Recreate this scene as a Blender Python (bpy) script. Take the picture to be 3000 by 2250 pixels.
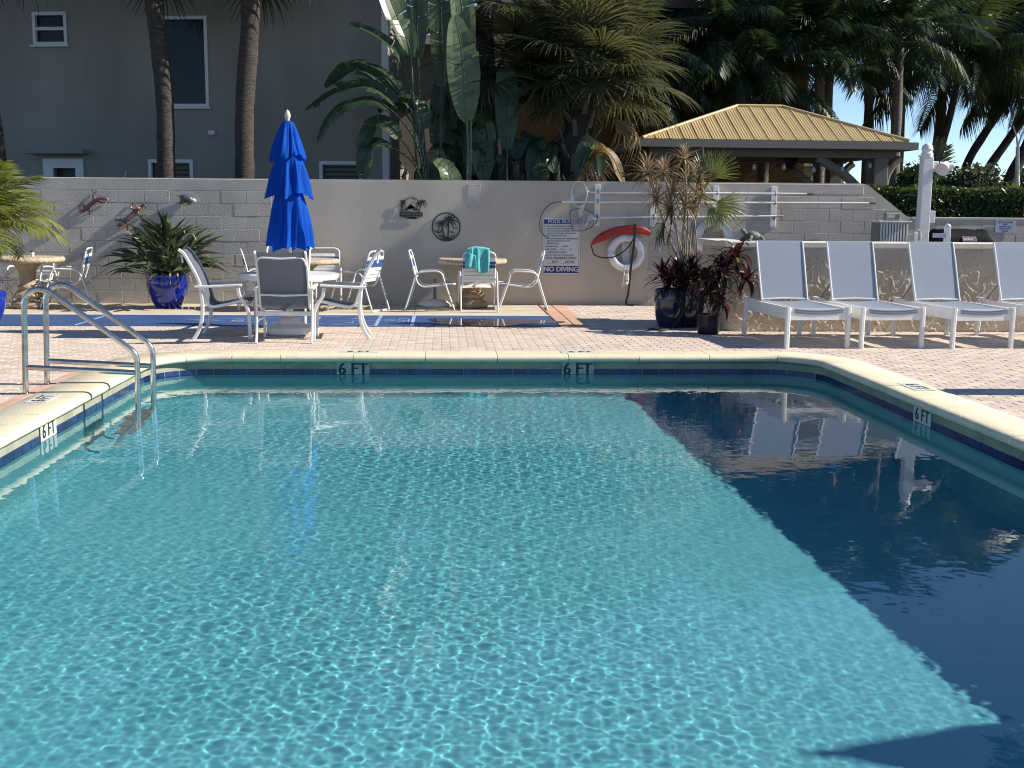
# Swimming pool with deck, block wall, gazebo and palms. Units are metres, X right, Y away from the viewer, Z up,
# the deck surface is z = 0 and the viewer stands at the near edge of the pool.
import bpy, math, random
import numpy as np
from mathutils import Vector, Matrix, Quaternion, noise as mnoise

sc = bpy.context.scene
for _o in list(bpy.data.objects):
    bpy.data.objects.remove(_o)
R = math.radians

# ------------------------------------------------------------------ camera
cam = bpy.data.cameras.new('camera')
cam.lens = 39.6
cam.sensor_width = 36.0
cam.clip_end = 3000.0
cam_o = bpy.data.objects.new('camera', cam)
sc.collection.objects.link(cam_o)
_y, _p, _r = R(3.64), R(8.79), R(0.5)
_fw = Vector((math.sin(_y) * math.cos(_p), math.cos(_y) * math.cos(_p), -math.sin(_p)))
_rt = Vector((math.cos(_y), -math.sin(_y), 0.0))
_up = _rt.cross(_fw)
_m = Matrix((_rt * math.cos(_r) + _up * math.sin(_r), -_rt * math.sin(_r) + _up * math.cos(_r), -_fw)).transposed().to_4x4()
_m.translation = (0.0, 0.0, 1.54)
cam_o.matrix_world = _m
sc.camera = cam_o

# ------------------------------------------------------------------ sky, sun, exposure
SUN_AZ, SUN_EL = -4.2, 34.0      # degrees from +X towards +Y; elevation
world = bpy.data.worlds.new('World')
sc.world = world
world.use_nodes = True
_nt = world.node_tree
_sky = _nt.nodes.new('ShaderNodeTexSky')
_sky.sky_type = 'NISHITA'
_sky.sun_disc = False
_sky.sun_elevation = R(SUN_EL)
_sky.sun_rotation = R(90.0 - SUN_AZ)
_sky.dust_density = 0.0
_sky.ozone_density = 3.0
_sky.air_density = 0.65
_nt.links.new(_sky.outputs[0], _nt.nodes['Background'].inputs[0])
_nt.nodes['Background'].inputs[1].default_value = 0.092
sun = bpy.data.lights.new('sun', 'SUN')
sun.energy = 4.6
sun.angle = R(0.53)
sun.color = (1.0, 0.93, 0.82)
sun.cycles.is_caustics_light = True          # sunlight refracts through the rippled water
sun_o = bpy.data.objects.new('sun', sun)
_sd = Vector((math.cos(R(SUN_AZ)) * math.cos(R(SUN_EL)), math.sin(R(SUN_AZ)) * math.cos(R(SUN_EL)), math.sin(R(SUN_EL))))
sun_o.rotation_euler = _sd.to_track_quat('Z', 'Y').to_euler()
sun_o.location = (20, -3, 15)
sc.collection.objects.link(sun_o)
vs = sc.view_settings
vs.view_transform = 'Standard'
vs.look = 'None'
vs.gamma = 1.0
vs.use_curve_mapping = False
vs.exposure = 0.87
sc.cycles.use_denoising = True
sc.cycles.filter_width = 1.1
sc.cycles.max_bounces = 10
sc.cycles.transparent_max_bounces = 12
sc.cycles.caustics_reflective = False
sc.cycles.sample_clamp_indirect = 6.0

# ------------------------------------------------------------------ helpers
rnd = random.Random(11)
COL = sc.collection


def link(o, parent=None):
    COL.objects.link(o)
    if parent is not None:
        o.parent = parent
    return o


def tag(o, label=None, cat=None, group=None, kind=None):
    if label:
        o['label'] = label
    if cat:
        o['category'] = cat
    if group:
        o['group'] = group
    if kind:
        o['kind'] = kind
    return o


def empty(name, loc=(0, 0, 0), rz=0.0):
    o = bpy.data.objects.new(name, None)
    o.empty_display_size = 0.1
    o.location = loc
    o.rotation_euler = (0, 0, rz)
    return link(o)


def thing(name, label, cat, loc=(0, 0, 0), rz=0.0, group=None):
    return tag(empty(name, loc, rz), label, cat, group)


def copy_tree(o, parent=None):
    c = o.copy()
    link(c)
    c.parent = parent
    for ch in list(o.children):
        copy_tree(ch, c)
    return c


def dup(o, loc, rz, label):
    c = copy_tree(o)
    c.location = loc
    c.rotation_euler = (0, 0, rz)
    c['label'] = label
    return c


class MB:
    """collects shapes; build() makes them ONE mesh object"""

    def __init__(s):
        s.v, s.f = [], []

    def add(s, vs_, fs):
        n = len(s.v)
        s.v += [tuple(p) for p in vs_]
        s.f += [tuple(i + n for i in q) for q in fs]
        return s

    def box(s, x0, x1, y0, y1, z0, z1):
        return s.add([(x0, y0, z0), (x1, y0, z0), (x1, y1, z0), (x0, y1, z0), (x0, y0, z1), (x1, y0, z1), (x1, y1, z1), (x0, y1, z1)],
                     [(3, 2, 1, 0), (4, 5, 6, 7), (0, 1, 5, 4), (1, 2, 6, 5), (2, 3, 7, 6), (3, 0, 4, 7)])

    def rbox(s, x0, x1, y0, y1, z0, z1, b):
        """box with its edges cut at 45 degrees"""
        xs, ys, zs = (x0, x1), (y0, y1), (z0, z1)
        sg = (1, -1)
        vv, idx = [], {}
        for i in (0, 1):
            for j in (0, 1):
                for k in (0, 1):
                    for a in range(3):
                        p = [xs[i] + sg[i] * b, ys[j] + sg[j] * b, zs[k] + sg[k] * b]
                        p[a] = (xs[i], ys[j], zs[k])[a]
                        idx[i, j, k, a] = len(vv)
                        vv.append(p)
        ff = []
        for a in range(3):
            for e in (0, 1):
                q = []
                for (u, w) in ((0, 0), (1, 0), (1, 1), (0, 1)):
                    t = [0, 0, 0]
                    t[a] = e
                    t[(a + 1) % 3] = u
                    t[(a + 2) % 3] = w
                    q.append(idx[t[0], t[1], t[2], a])
                ff.append(q if e else q[::-1])
        for a in range(3):
            b1, b2 = (a + 1) % 3, (a + 2) % 3
            for u in (0, 1):
                for w in (0, 1):
                    q = []
                    for (e, ax) in ((0, b1), (1, b1), (1, b2), (0, b2)):
                        t = [0, 0, 0]
                        t[a] = e
                        t[b1] = u
                        t[b2] = w
                        q.append(idx[t[0], t[1], t[2], ax])
                    ff.append(q if (u + w) % 2 else q[::-1])
        for i in (0, 1):
            for j in (0, 1):
                for k in (0, 1):
                    q = [idx[i, j, k, 0], idx[i, j, k, 1], idx[i, j, k, 2]]
                    ff.append(q if (i + j + k) % 2 else q[::-1])
        return s.add(vv, ff)

    def bar(s, p0, p1, w, h, side=(0, 0, 1)):
        """straight bar of rectangular section, h measured along `side`"""
        p0, p1 = Vector(p0), Vector(p1)
        d = (p1 - p0).normalized()
        u = Vector(side)
        u = (u - d * u.dot(d)).normalized()
        v = d.cross(u)
        vv = []
        for p in (p0, p1):
            for a, b in ((-1, -1), (1, -1), (1, 1), (-1, 1)):
                vv.append(p + v * (a * w / 2) + u * (b * h / 2))
        return s.add(vv, [(3, 2, 1, 0), (4, 5, 6, 7), (0, 1, 5, 4), (1, 2, 6, 5), (2, 3, 7, 6), (3, 0, 4, 7)])

    def sweep(s, path, prof, closed=False, scale=None, ref=(0, 0, 1), caps=True):
        """prof: list of (a, b) offsets; b along ref made square to the path, a to its side"""
        P = [Vector(p) for p in path]
        n, m = len(P), len(prof)
        vv = []
        u = None
        for i, p in enumerate(P):
            if closed:
                d = P[(i + 1) % n] - P[i - 1]
            else:
                d = P[min(i + 1, n - 1)] - P[max(i - 1, 0)]
            d.normalize()
            if u is None:
                u = Vector(ref)
                if abs(u.dot(d)) > 0.97:
                    u = Vector((1, 0, 0)) if abs(d.x) < 0.9 else Vector((0, 1, 0))
            u = (u - d * u.dot(d)).normalized()
            v = d.cross(u)
            k = 1.0 if scale is None else scale[i]
            for a, b in prof:
                vv.append(p + v * (a * k) + u * (b * k))
        ff = []
        for i in range(n if closed else n - 1):
            j = (i + 1) % n
            for q in range(m):
                r = (q + 1) % m
                ff.append((i * m + q, i * m + r, j * m + r, j * m + q))
        if caps and not closed:
            ff.append(tuple(range(m))[::-1])
            ff.append(tuple((n - 1) * m + q for q in range(m)))
        return s.add(vv, ff)

    def tube(s, path, r, n=8, closed=False, scale=None, ref=(0, 0, 1)):
        if isinstance(r, (list, tuple)):
            scale, r = r, 1.0
        return s.sweep(path, [(r * math.cos(2 * math.pi * i / n), r * math.sin(2 * math.pi * i / n)) for i in range(n)], closed, scale, ref)

    def flat(s, path, w, h, ref=(0, 0, 1), scale=None):
        """swept rounded rectangle, h along ref"""
        c = min(w, h) * 0.25
        a, b = w / 2, h / 2
        return s.sweep(path, [(-a + c, -b), (a - c, -b), (a, -b + c), (a, b - c), (a - c, b), (-a + c, b), (-a, b - c), (-a, -b + c)], False, scale, ref)

    def lathe(s, prof, n=24, c=(0, 0, 0), wob=None):
        vv, ff = [], []
        m = len(prof)
        for i in range(n):
            t = 2 * math.pi * i / n
            for j, (r, z) in enumerate(prof):
                rr = r if wob is None else r * wob(t, j)
                vv.append((c[0] + rr * math.cos(t), c[1] + rr * math.sin(t), c[2] + z))
        for i in range(n):
            k = (i + 1) % n
            for j in range(m - 1):
                ff.append((i * m + j, k * m + j, k * m + j + 1, i * m + j + 1))
        if prof[0][0] > 1e-5:
            ff.append(tuple(i * m for i in range(n))[::-1])
        if prof[-1][0] > 1e-5:
            ff.append(tuple(i * m + m - 1 for i in range(n)))
        return s.add(vv, ff)

    def prism(s, poly, o, U, V, t):
        """polygon (u, v) on the plane o + uU + vV, thickened by t along U x V"""
        o, U, V = Vector(o), Vector(U), Vector(V)
        N = U.cross(V).normalized() * t
        k = len(poly)
        vv = [o + U * a + V * b for a, b in poly] + [o + U * a + V * b + N for a, b in poly]
        ff = [tuple(range(k))[::-1], tuple(range(k, 2 * k))]
        ff += [(i, (i + 1) % k, k + (i + 1) % k, k + i) for i in range(k)]
        return s.add(vv, ff)

    def ell(s, c, rad, nu=14, nv=9, M=None):
        vv = [(0, 0, -1)]
        for j in range(1, nv):
            ph = -math.pi / 2 + math.pi * j / nv
            for i in range(nu):
                t = 2 * math.pi * i / nu
                vv.append((math.cos(ph) * math.cos(t), math.cos(ph) * math.sin(t), math.sin(ph)))
        vv.append((0, 0, 1))
        ff = []
        for i in range(nu):
            k = (i + 1) % nu
            ff.append((0, 1 + k, 1 + i))
            for j in range(nv - 2):
                a = 1 + j * nu
                ff.append((a + i, a + k, a + nu + k, a + nu + i))
            a = 1 + (nv - 2) * nu
            ff.append((a + i, a + k, len(vv) - 1))
        c = Vector(c)
        out = []
        for p in vv:
            q = Vector((p[0] * rad[0], p[1] * rad[1], p[2] * rad[2]))
            if M is not None:
                q = M @ q
            out.append(c + q)
        return s.add(out, ff)

    def mesh(s, name, m, smooth=None):
        me = bpy.data.meshes.new(name)
        me.from_pydata(s.v, [], s.f)
        for q in (m if isinstance(m, (list, tuple)) else [m]):
            me.materials.append(q)
        if smooth is not None:
            me.polygons.foreach_set('use_smooth', [True] * len(me.polygons))
            if smooth:
                me.set_sharp_from_angle(angle=R(smooth))
        me.update()
        return me

    def build(s, name, m, parent=None, smooth=None, loc=None, rz=None):
        o = bpy.data.objects.new(name, s.mesh(name, m, smooth))
        if loc is not None:
            o.location = loc
        if rz is not None:
            o.rotation_euler = (0, 0, rz)
        return link(o, parent)


def obj(name, me, parent=None, M=None):
    o = bpy.data.objects.new(name, me)
    link(o, parent)
    if M is not None:
        o.matrix_basis = M
    return o


def arc(cx, cz, r, a0, a1, n):
    return [(cx + r * math.cos(R(a0 + (a1 - a0) * i / n)), cz + r * math.sin(R(a0 + (a1 - a0) * i / n))) for i in range(n + 1)]


def smooth_path(pts, n=6):
    """Catmull-Rom through the points"""
    P = [Vector(p) for p in pts]
    P = [P[0] * 2 - P[1]] + P + [P[-1] * 2 - P[-2]]
    out = []
    for i in range(1, len(P) - 2):
        for k in range(n):
            t = k / n
            a, b, c, d = P[i - 1], P[i], P[i + 1], P[i + 2]
            out.append(0.5 * ((2 * b) + (c - a) * t + (2 * a - 5 * b + 4 * c - d) * t * t + (3 * b - a - 3 * c + d) * t ** 3))
    out.append(P[-2])
    return out


_font_cache = {}


def text_shapes(body, size, ext=0.001, align='CENTER'):
    """the vertices and faces of a line of lettering lying in XY"""
    cu = bpy.data.curves.new('lettering', 'FONT')
    cu.body = body
    cu.size = size
    cu.align_x = align
    cu.align_y = 'CENTER'
    cu.extrude = ext
    cu.resolution_u = 3
    o = bpy.data.objects.new('lettering', cu)
    me = bpy.data.meshes.new_from_object(o)
    v = [tuple(p.co) for p in me.vertices]
    f = [tuple(p.vertices) for p in me.polygons]
    bpy.data.objects.remove(o)
    bpy.data.meshes.remove(me)
    return v, f


def lettering(name, body, size, m, parent, at, U=(1, 0, 0), V=(0, 0, 1), sx=1.0, ext=0.001, align='CENTER', bold=0):
    v, f = text_shapes(body, size, ext, align)
    U, V = Vector(U), Vector(V)
    N = U.cross(V)
    at = Vector(at)
    mb = MB()
    mb.add([at + U * (p[0] * sx) + V * p[1] + N * p[2] for p in v], f)
    if bold:
        for d in (-bold, bold):
            mb.add([at + U * (p[0] * sx + d) + V * p[1] + N * (p[2] + 0.0004 * d / bold) for p in v], f)
    return mb.build(name, m, parent)


# ------------------------------------------------------------------ materials (all procedural)
def mat(name, col, rough=0.6, col2=None, scale=6.0, amt=1.0, bump=0.0, bscale=80.0, metal=0.0, spec=0.5, coat=0.0, rand=0.0,
        transl=None, stretch=None, detail=4.0, contrast=(0.35, 0.65), sheen=0.0):
    m = bpy.data.materials.new(name)
    m.use_nodes = True
    nt = m.node_tree
    b = nt.nodes['Principled BSDF']
    b.inputs['Roughness'].default_value = rough
    b.inputs['Metallic'].default_value = metal
    b.inputs['Specular IOR Level'].default_value = spec
    b.inputs['Coat Weight'].default_value = coat
    b.inputs['Coat Roughness'].default_value = 0.08
    b.inputs['Sheen Weight'].default_value = sheen
    geo = nt.nodes.new('ShaderNodeNewGeometry')
    pos = geo.outputs['Position']
    if stretch:
        mp = nt.nodes.new('ShaderNodeMapping')
        mp.inputs['Scale'].default_value = stretch
        nt.links.new(pos, mp.inputs['Vector'])
        pos = mp.outputs[0]
    last = None
    if col2 is not None:
        nz = nt.nodes.new('ShaderNodeTexNoise')
        nz.inputs['Scale'].default_value = scale
        nz.inputs['Detail'].default_value = detail
        nt.links.new(pos, nz.inputs['Vector'])
        mr = nt.nodes.new('ShaderNodeMapRange')
        mr.inputs[1].default_value, mr.inputs[2].default_value = contrast
        mr.inputs[4].default_value = amt
        nt.links.new(nz.outputs[0], mr.inputs[0])
        mx = nt.nodes.new('ShaderNodeMix')
        mx.data_type = 'RGBA'
        mx.inputs[6].default_value = (*col, 1)
        mx.inputs[7].default_value = (*col2, 1)
        nt.links.new(mr.outputs[0], mx.inputs[0])
        last = mx.outputs[2]
    if rand:
        hs = nt.nodes.new('ShaderNodeHueSaturation')
        if last is None:
            hs.inputs['Color'].default_value = (*col, 1)
        else:
            nt.links.new(last, hs.inputs['Color'])
        oi = nt.nodes.new('ShaderNodeObjectInfo')
        ad = nt.nodes.new('ShaderNodeMath')
        ad.operation = 'ADD'
        fr = nt.nodes.new('ShaderNodeMath')
        fr.operation = 'FRACT'
        nt.links.new(geo.outputs['Random Per Island'], ad.inputs[0])
        nt.links.new(oi.outputs['Random'], ad.inputs[1])
        nt.links.new(ad.outputs[0], fr.inputs[0])
        m2 = nt.nodes.new('ShaderNodeMapRange')
        m2.inputs[3].default_value, m2.inputs[4].default_value = 1 - rand, 1 + rand
        nt.links.new(fr.outputs[0], m2.inputs[0])
        nt.links.new(m2.outputs[0], hs.inputs['Value'])
        m3 = nt.nodes.new('ShaderNodeMapRange')
        m3.inputs[3].default_value, m3.inputs[4].default_value = 0.5 - rand * 0.05, 0.5 + rand * 0.05
        nt.links.new(geo.outputs['Random Per Island'], m3.inputs[0])
        nt.links.new(m3.outputs[0], hs.inputs['Hue'])
        last = hs.outputs[0]
    if last is None:
        b.inputs['Base Color'].default_value = (*col, 1)
    else:
        nt.links.new(last, b.inputs['Base Color'])
    if bump:
        nb = nt.nodes.new('ShaderNodeTexNoise')
        nb.inputs['Scale'].default_value = bscale
        nb.inputs['Detail'].default_value = 5
        nt.links.new(pos, nb.inputs['Vector'])
        bp = nt.nodes.new('ShaderNodeBump')
        bp.inputs['Strength'].default_value = bump
        bp.inputs['Distance'].default_value = 0.02
        nt.links.new(nb.outputs[0], bp.inputs['Height'])
        nt.links.new(bp.outputs[0], b.inputs['Normal'])
    if transl is not None:
        tr = nt.nodes.new('ShaderNodeBsdfTranslucent')
        tr.inputs[0].default_value = (*transl, 1)
        mixs = nt.nodes.new('ShaderNodeMixShader')
        mixs.inputs[0].default_value = 0.35
        nt.links.new(b.outputs[0], mixs.inputs[1])
        nt.links.new(tr.outputs[0], mixs.inputs[2])
        nt.links.new(mixs.outputs[0], nt.nodes['Material Output'].inputs[0])
    return m


M = {}
M['brick'] = mat('deck_brick', (0.52, 0.41, 0.335), 0.85, (0.58, 0.49, 0.41), 5, rand=0.13, bump=0.25, bscale=120)
M['mortar'] = mat('brick_bed_sand', (0.17, 0.12, 0.09), 0.95, (0.24, 0.18, 0.14), 20)
M['brick_red'] = mat('border_brick', (0.48, 0.27, 0.19), 0.85, (0.55, 0.34, 0.25), 6, rand=0.1, bump=0.2)
M['concrete'] = mat('apron_concrete', (0.56, 0.49, 0.37), 0.85, (0.46, 0.38, 0.28), 2.2, bump=0.2, bscale=60)
M['court'] = mat('court_blue_paint', (0.028, 0.065, 0.18), 0.6, (0.04, 0.09, 0.235), 3.0, bump=0.06, bscale=40, stretch=(0.4, 2.0, 1))
M['court_line'] = mat('court_line_paint', (0.34, 0.42, 0.55), 0.7, (0.12, 0.2, 0.4), 9, contrast=(0.45, 0.6))
M['coping'] = mat('coping_cream', (0.70, 0.62, 0.44), 0.7, (0.53, 0.46, 0.31), 3.2, bump=0.3, bscale=60, contrast=(0.48, 0.8), detail=8)
M['coping_lip'] = mat('coping_shaded_lip', (0.33, 0.33, 0.24), 0.8, (0.22, 0.23, 0.17), 5, bump=0.3, bscale=40, contrast=(0.4, 0.7))  # darker copy of the coping colour: shade under the nose painted in
M['plaster'] = mat('pool_plaster', (0.115, 0.425, 0.50), 0.7, (0.14, 0.465, 0.54), 0.9)
M['tile'] = mat('waterline_tile', (0.012, 0.02, 0.085), 0.2, (0.02, 0.035, 0.13), 14, rand=0.3, coat=0.2)
M['grout'] = mat('tile_grout', (0.45, 0.46, 0.45), 0.9)
M['white_tile'] = mat('marker_tile', (0.66, 0.66, 0.62), 0.4, (0.52, 0.53, 0.5), 22)
M['shaded_tile'] = mat('marker_tile_shaded', (0.38, 0.40, 0.385), 0.4, (0.26, 0.28, 0.27), 22)  # for the far markers: their shade is painted into the tile colour
M['black'] = mat('black_paint', (0.012, 0.012, 0.014), 0.5)
M['steel'] = mat('ladder_steel', (0.62, 0.60, 0.56), 0.18, (0.42, 0.38, 0.33), 12, metal=1.0, contrast=(0.5, 0.75))
M['white_metal'] = mat('white_powder_coat', (0.78, 0.77, 0.75), 0.35, (0.70, 0.69, 0.66), 7)
M['sling'] = mat('sling_mesh', (0.13, 0.145, 0.175), 0.7, (0.16, 0.175, 0.21), 60, bump=0.2, bscale=500, transl=(0.12, 0.14, 0.18))
M['sling_blue'] = mat('lounger_mesh', (0.29, 0.345, 0.43), 0.7, (0.33, 0.38, 0.465), 30, bump=0.2, bscale=500, transl=(0.32, 0.38, 0.48))
M['strap_white'] = mat('white_vinyl_strap', (0.76, 0.74, 0.70), 0.4)
M['strap_blue'] = mat('blue_vinyl_strap', (0.03, 0.10, 0.34), 0.4, (0.02, 0.06, 0.2), 20)
M['canvas'] = mat('umbrella_canvas', (0.002, 0.088, 0.50), 0.75, (0.002, 0.075, 0.42), 4, spec=0.15, bump=0.1, bscale=300, transl=(0.002, 0.09, 0.55))
M['ivory'] = mat('ivory_finial', (0.62, 0.55, 0.45), 0.6)
M['cast_stone'] = mat('cast_stone', (0.50, 0.40, 0.28), 0.85, (0.36, 0.28, 0.2), 9, bump=0.4, bscale=60)
M['cast_brown'] = mat('cast_stone_brown', (0.30, 0.22, 0.15), 0.85, (0.4, 0.3, 0.2), 8, bump=0.4, bscale=60)
M['wall'] = mat('wall_paint', (0.535, 0.475, 0.395), 0.8, (0.445, 0.395, 0.325), 1.1, bump=0.07, bscale=24, stretch=(1, 1, 0.45), detail=7)
M['wall_block'] = mat('block_paint', (0.49, 0.455, 0.40), 0.8, (0.40, 0.37, 0.325), 1.7, bump=0.28, bscale=38, rand=0.03)
M['wall_cap'] = mat('wall_top_paint', (0.49, 0.455, 0.40), 0.8, (0.42, 0.39, 0.345), 4, bump=0.2, bscale=40)
M['stucco'] = mat('planter_stucco', (0.56, 0.485, 0.375), 0.5, (0.46, 0.39, 0.29), 3, bump=0.3, bscale=60)
M['planter_cap'] = mat('planter_cap', (0.66, 0.61, 0.52), 0.8, (0.6, 0.55, 0.46), 5, bump=0.2)
M['pot_blue'] = mat('glazed_blue_pot', (0.005, 0.013, 0.20), 0.12, (0.008, 0.02, 0.27), 5, coat=0.7)
M['pot_navy'] = mat('glazed_navy_pot', (0.005, 0.008, 0.028), 0.15, (0.008, 0.018, 0.055), 6, coat=0.5)
M['pot_black'] = mat('black_nursery_pot', (0.012, 0.012, 0.02), 0.3)
M['soil'] = mat('potting_soil', (0.03, 0.02, 0.014), 0.95)
M['leaf_dark'] = mat('leaf_dark', (0.030, 0.055, 0.026), 0.42, (0.05, 0.085, 0.035), 5, rand=0.3, transl=(0.06, 0.11, 0.03))
M['leaf_grey'] = mat('leaf_grey_green', (0.055, 0.075, 0.042), 0.4, (0.085, 0.105, 0.06), 6, rand=0.35, transl=(0.07, 0.09, 0.03))
M['leaf_palm'] = mat('leaf_palm', (0.028, 0.048, 0.017), 0.4, (0.045, 0.064, 0.022), 3, rand=0.4, transl=(0.05, 0.07, 0.018))
M['leaf_far'] = mat('leaf_far_palm', (0.020, 0.040, 0.019), 0.4, (0.034, 0.058, 0.024), 2, rand=0.4, transl=(0.035, 0.06, 0.02))
M['leaf_fan'] = mat('leaf_fan', (0.045, 0.060, 0.031), 0.33, (0.10, 0.11, 0.058), 7, rand=0.55, transl=(0.13, 0.13, 0.05))
M['leaf_yellow'] = mat('leaf_yellow_green', (0.13, 0.17, 0.03), 0.4, (0.19, 0.20, 0.05), 4, rand=0.3, transl=(0.25, 0.28, 0.05))
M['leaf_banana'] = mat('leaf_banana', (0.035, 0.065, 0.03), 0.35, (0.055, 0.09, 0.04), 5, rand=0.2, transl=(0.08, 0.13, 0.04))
M['leaf_banana_lit'] = mat('leaf_banana_sunlit', (0.09, 0.13, 0.06), 0.3, (0.12, 0.16, 0.08), 5, rand=0.2, transl=(0.14, 0.19, 0.06))  # brighter copy of the banana leaf, sunlight painted into its colour
M['leaf_dead'] = mat('leaf_dead', (0.36, 0.265, 0.155), 0.8, (0.45, 0.35, 0.21), 8, rand=0.35, transl=(0.3, 0.22, 0.12))
M['leaf_orange'] = mat('leaf_orange', (0.30, 0.13, 0.015), 0.5, (0.08, 0.08, 0.02), 9, transl=(0.4, 0.16, 0.015))
M['leaf_maroon'] = mat('leaf_maroon', (0.028, 0.012, 0.017), 0.38, (0.05, 0.02, 0.024), 9, rand=0.4, transl=(0.09, 0.02, 0.02))
M['leaf_olive'] = mat('leaf_olive', (0.10, 0.10, 0.03), 0.4, (0.14, 0.13, 0.04), 9, transl=(0.14, 0.14, 0.03))
M['hedge'] = mat('hedge_leaf', (0.035, 0.062, 0.018), 0.4, (0.06, 0.09, 0.025), 3, rand=0.4, transl=(0.08, 0.12, 0.02))
M['hedge_core'] = mat('hedge_inside', (0.012, 0.018, 0.008), 0.9)
M['trunk'] = mat('palm_trunk', (0.030, 0.025, 0.022), 0.9, (0.062, 0.052, 0.044), 7, bump=0.9, bscale=16, stretch=(1, 1, 4.0))
M['trunk_grey'] = mat('palm_trunk_grey', (0.10, 0.085, 0.07), 0.9, (0.16, 0.14, 0.115), 5, bump=0.7, bscale=14, stretch=(1, 1, 5.0))
M['stem'] = mat('plant_stem', (0.20, 0.16, 0.11), 0.8, (0.28, 0.23, 0.16), 14)
M['stem_green'] = mat('green_stem', (0.07, 0.09, 0.03), 0.5, (0.1, 0.1, 0.04), 8)
M['house'] = mat('house_stucco', (0.27, 0.262, 0.24), 0.9, (0.205, 0.20, 0.183), 0.9, bump=0.12, bscale=30, stretch=(1, 1, 0.3), detail=8)
M['house_trim'] = mat('house_white_trim', (0.60, 0.61, 0.62), 0.6)
M['glass_dark'] = mat('window_glass', (0.008, 0.014, 0.019), 0.06, spec=0.22)
M['blind'] = mat('window_blind', (0.010, 0.016, 0.021), 0.6)
M['beige'] = mat('beige_wall', (0.36, 0.31, 0.25), 0.9, (0.32, 0.28, 0.22), 2)
M['ochre'] = mat('ochre_wall', (0.21, 0.115, 0.042), 0.9, (0.18, 0.10, 0.036), 1.5, bump=0.2, bscale=30)
M['brown_wood'] = mat('brown_fascia', (0.07, 0.035, 0.022), 0.6)
M['roof_metal'] = mat('tan_roof_metal', (0.52, 0.395, 0.20), 0.5, (0.46, 0.35, 0.18), 3, rand=0.05)
M['gazebo'] = mat('gazebo_taupe_paint', (0.20, 0.165, 0.125), 0.7, (0.17, 0.14, 0.11), 3)
M['gazebo_beam'] = mat('gazebo_beam_paint', (0.20, 0.18, 0.155), 0.6)
M['red'] = mat('rescue_tube_red', (0.30, 0.018, 0.014), 0.5, (0.28, 0.018, 0.016), 8)
M['ring_white'] = mat('life_ring_white', (0.72, 0.72, 0.72), 0.35, (0.62, 0.62, 0.62), 9)
M['sign_white'] = mat('sign_white', (0.62, 0.62, 0.60), 0.4, (0.54, 0.54, 0.53), 7)
M['sign_blue'] = mat('sign_blue', (0.01, 0.014, 0.18), 0.4)
M['sign_ink'] = mat('sign_ink', (0.05, 0.055, 0.12), 0.5)
M['sign_pale'] = mat('gas_sign', (0.36, 0.42, 0.52), 0.5)
M['purple'] = mat('lizard_paint', (0.085, 0.042, 0.058), 0.35, (0.16, 0.085, 0.09), 30, coat=0.3)
M['orange'] = mat('orange_paint', (0.5, 0.16, 0.03), 0.4)
M['slate'] = mat('turtle_slate', (0.04, 0.055, 0.06), 0.35, (0.08, 0.1, 0.1), 20, coat=0.3)
M['turtle'] = mat('turtle_green', (0.06, 0.075, 0.055), 0.6, (0.15, 0.17, 0.12), 25, bump=0.5)
M['cover'] = mat('grill_cover', (0.008, 0.008, 0.010), 0.6, (0.013, 0.013, 0.016), 6, bump=0.1, bscale=14, spec=0.08)
M['grey_plastic'] = mat('grey_plastic', (0.20, 0.20, 0.19), 0.6)
M['net'] = mat('net_mesh', (0.60, 0.60, 0.54), 0.7, transl=(0.7, 0.7, 0.62))
M['net_dark'] = mat('net_frame', (0.10, 0.105, 0.12), 0.4)
M['towel'] = mat('towel_teal', (0.09, 0.46, 0.44), 0.95, (0.14, 0.56, 0.53), 18, bump=0.5, bscale=160, sheen=0.4)
M['towel_white'] = mat('towel_edge', (0.7, 0.72, 0.72), 0.95)
M['ground'] = mat('ground_earth', (0.12, 0.10, 0.075), 0.95, (0.08, 0.085, 0.045), 0.7)
M['lantern'] = mat('lantern_glass', (0.45, 0.43, 0.38), 0.2)

# ================================================================== GROUND AND POOL
PX0, PX1, PY0, PY1 = -2.975, 4.015, 1.2, 11.905        # inner faces of the pool
WATER_Z = -0.188


def floor_z(y):
    return -1.62 + 0.043 * max(0.0, 10.5 - y)


g = MB()
B = 900.0
hx0, hx1, hy0, hy1 = PX0, PX1, PY0, PY1
g.add([(-B, -B, -0.03), (B, -B, -0.03), (B, B, -0.03), (-B, B, -0.03), (hx0, hy0, -0.03), (hx1, hy0, -0.03), (hx1, hy1, -0.03), (hx0, hy1, -0.03)],
      [(0, 1, 5, 4), (1, 2, 6, 5), (2, 3, 7, 6), (3, 0, 4, 7)])
tag(g.build('ground', M['ground']), kind='structure')

# the path of the pool wall, near-left round the far side to near-right, with its outward normals
CR = 0.62


def pool_path(step=0.03):
    pts = []

    def seg(a, b, n0):
        k = max(1, int((Vector(b) - Vector(a)).length / step))
        for i in range(k):
            t = i / k
            pts.append((a[0] + (b[0] - a[0]) * t, a[1] + (b[1] - a[1]) * t, n0[0], n0[1]))

    def turn(cx, cy, a0, a1):
        k = max(3, int(abs(R(a1 - a0)) * CR / step))
        for i in range(k):
            a = R(a0 + (a1 - a0) * i / k)
            pts.append((cx + CR * math.cos(a), cy + CR * math.sin(a), math.cos(a), math.sin(a)))
    seg((PX0, PY0), (PX0, PY1 - CR), (-1, 0))
    turn(PX0 + CR, PY1 - CR, 180, 90)
    seg((PX0 + CR, PY1), (PX1 - CR, PY1), (0, 1))
    turn(PX1 - CR, PY1 - CR, 90, 0)
    seg((PX1, PY1 - CR), (PX1, PY0), (1, 0))
    pts.append((PX1, PY0, 1, 0))
    return np.array(pts)


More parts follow.
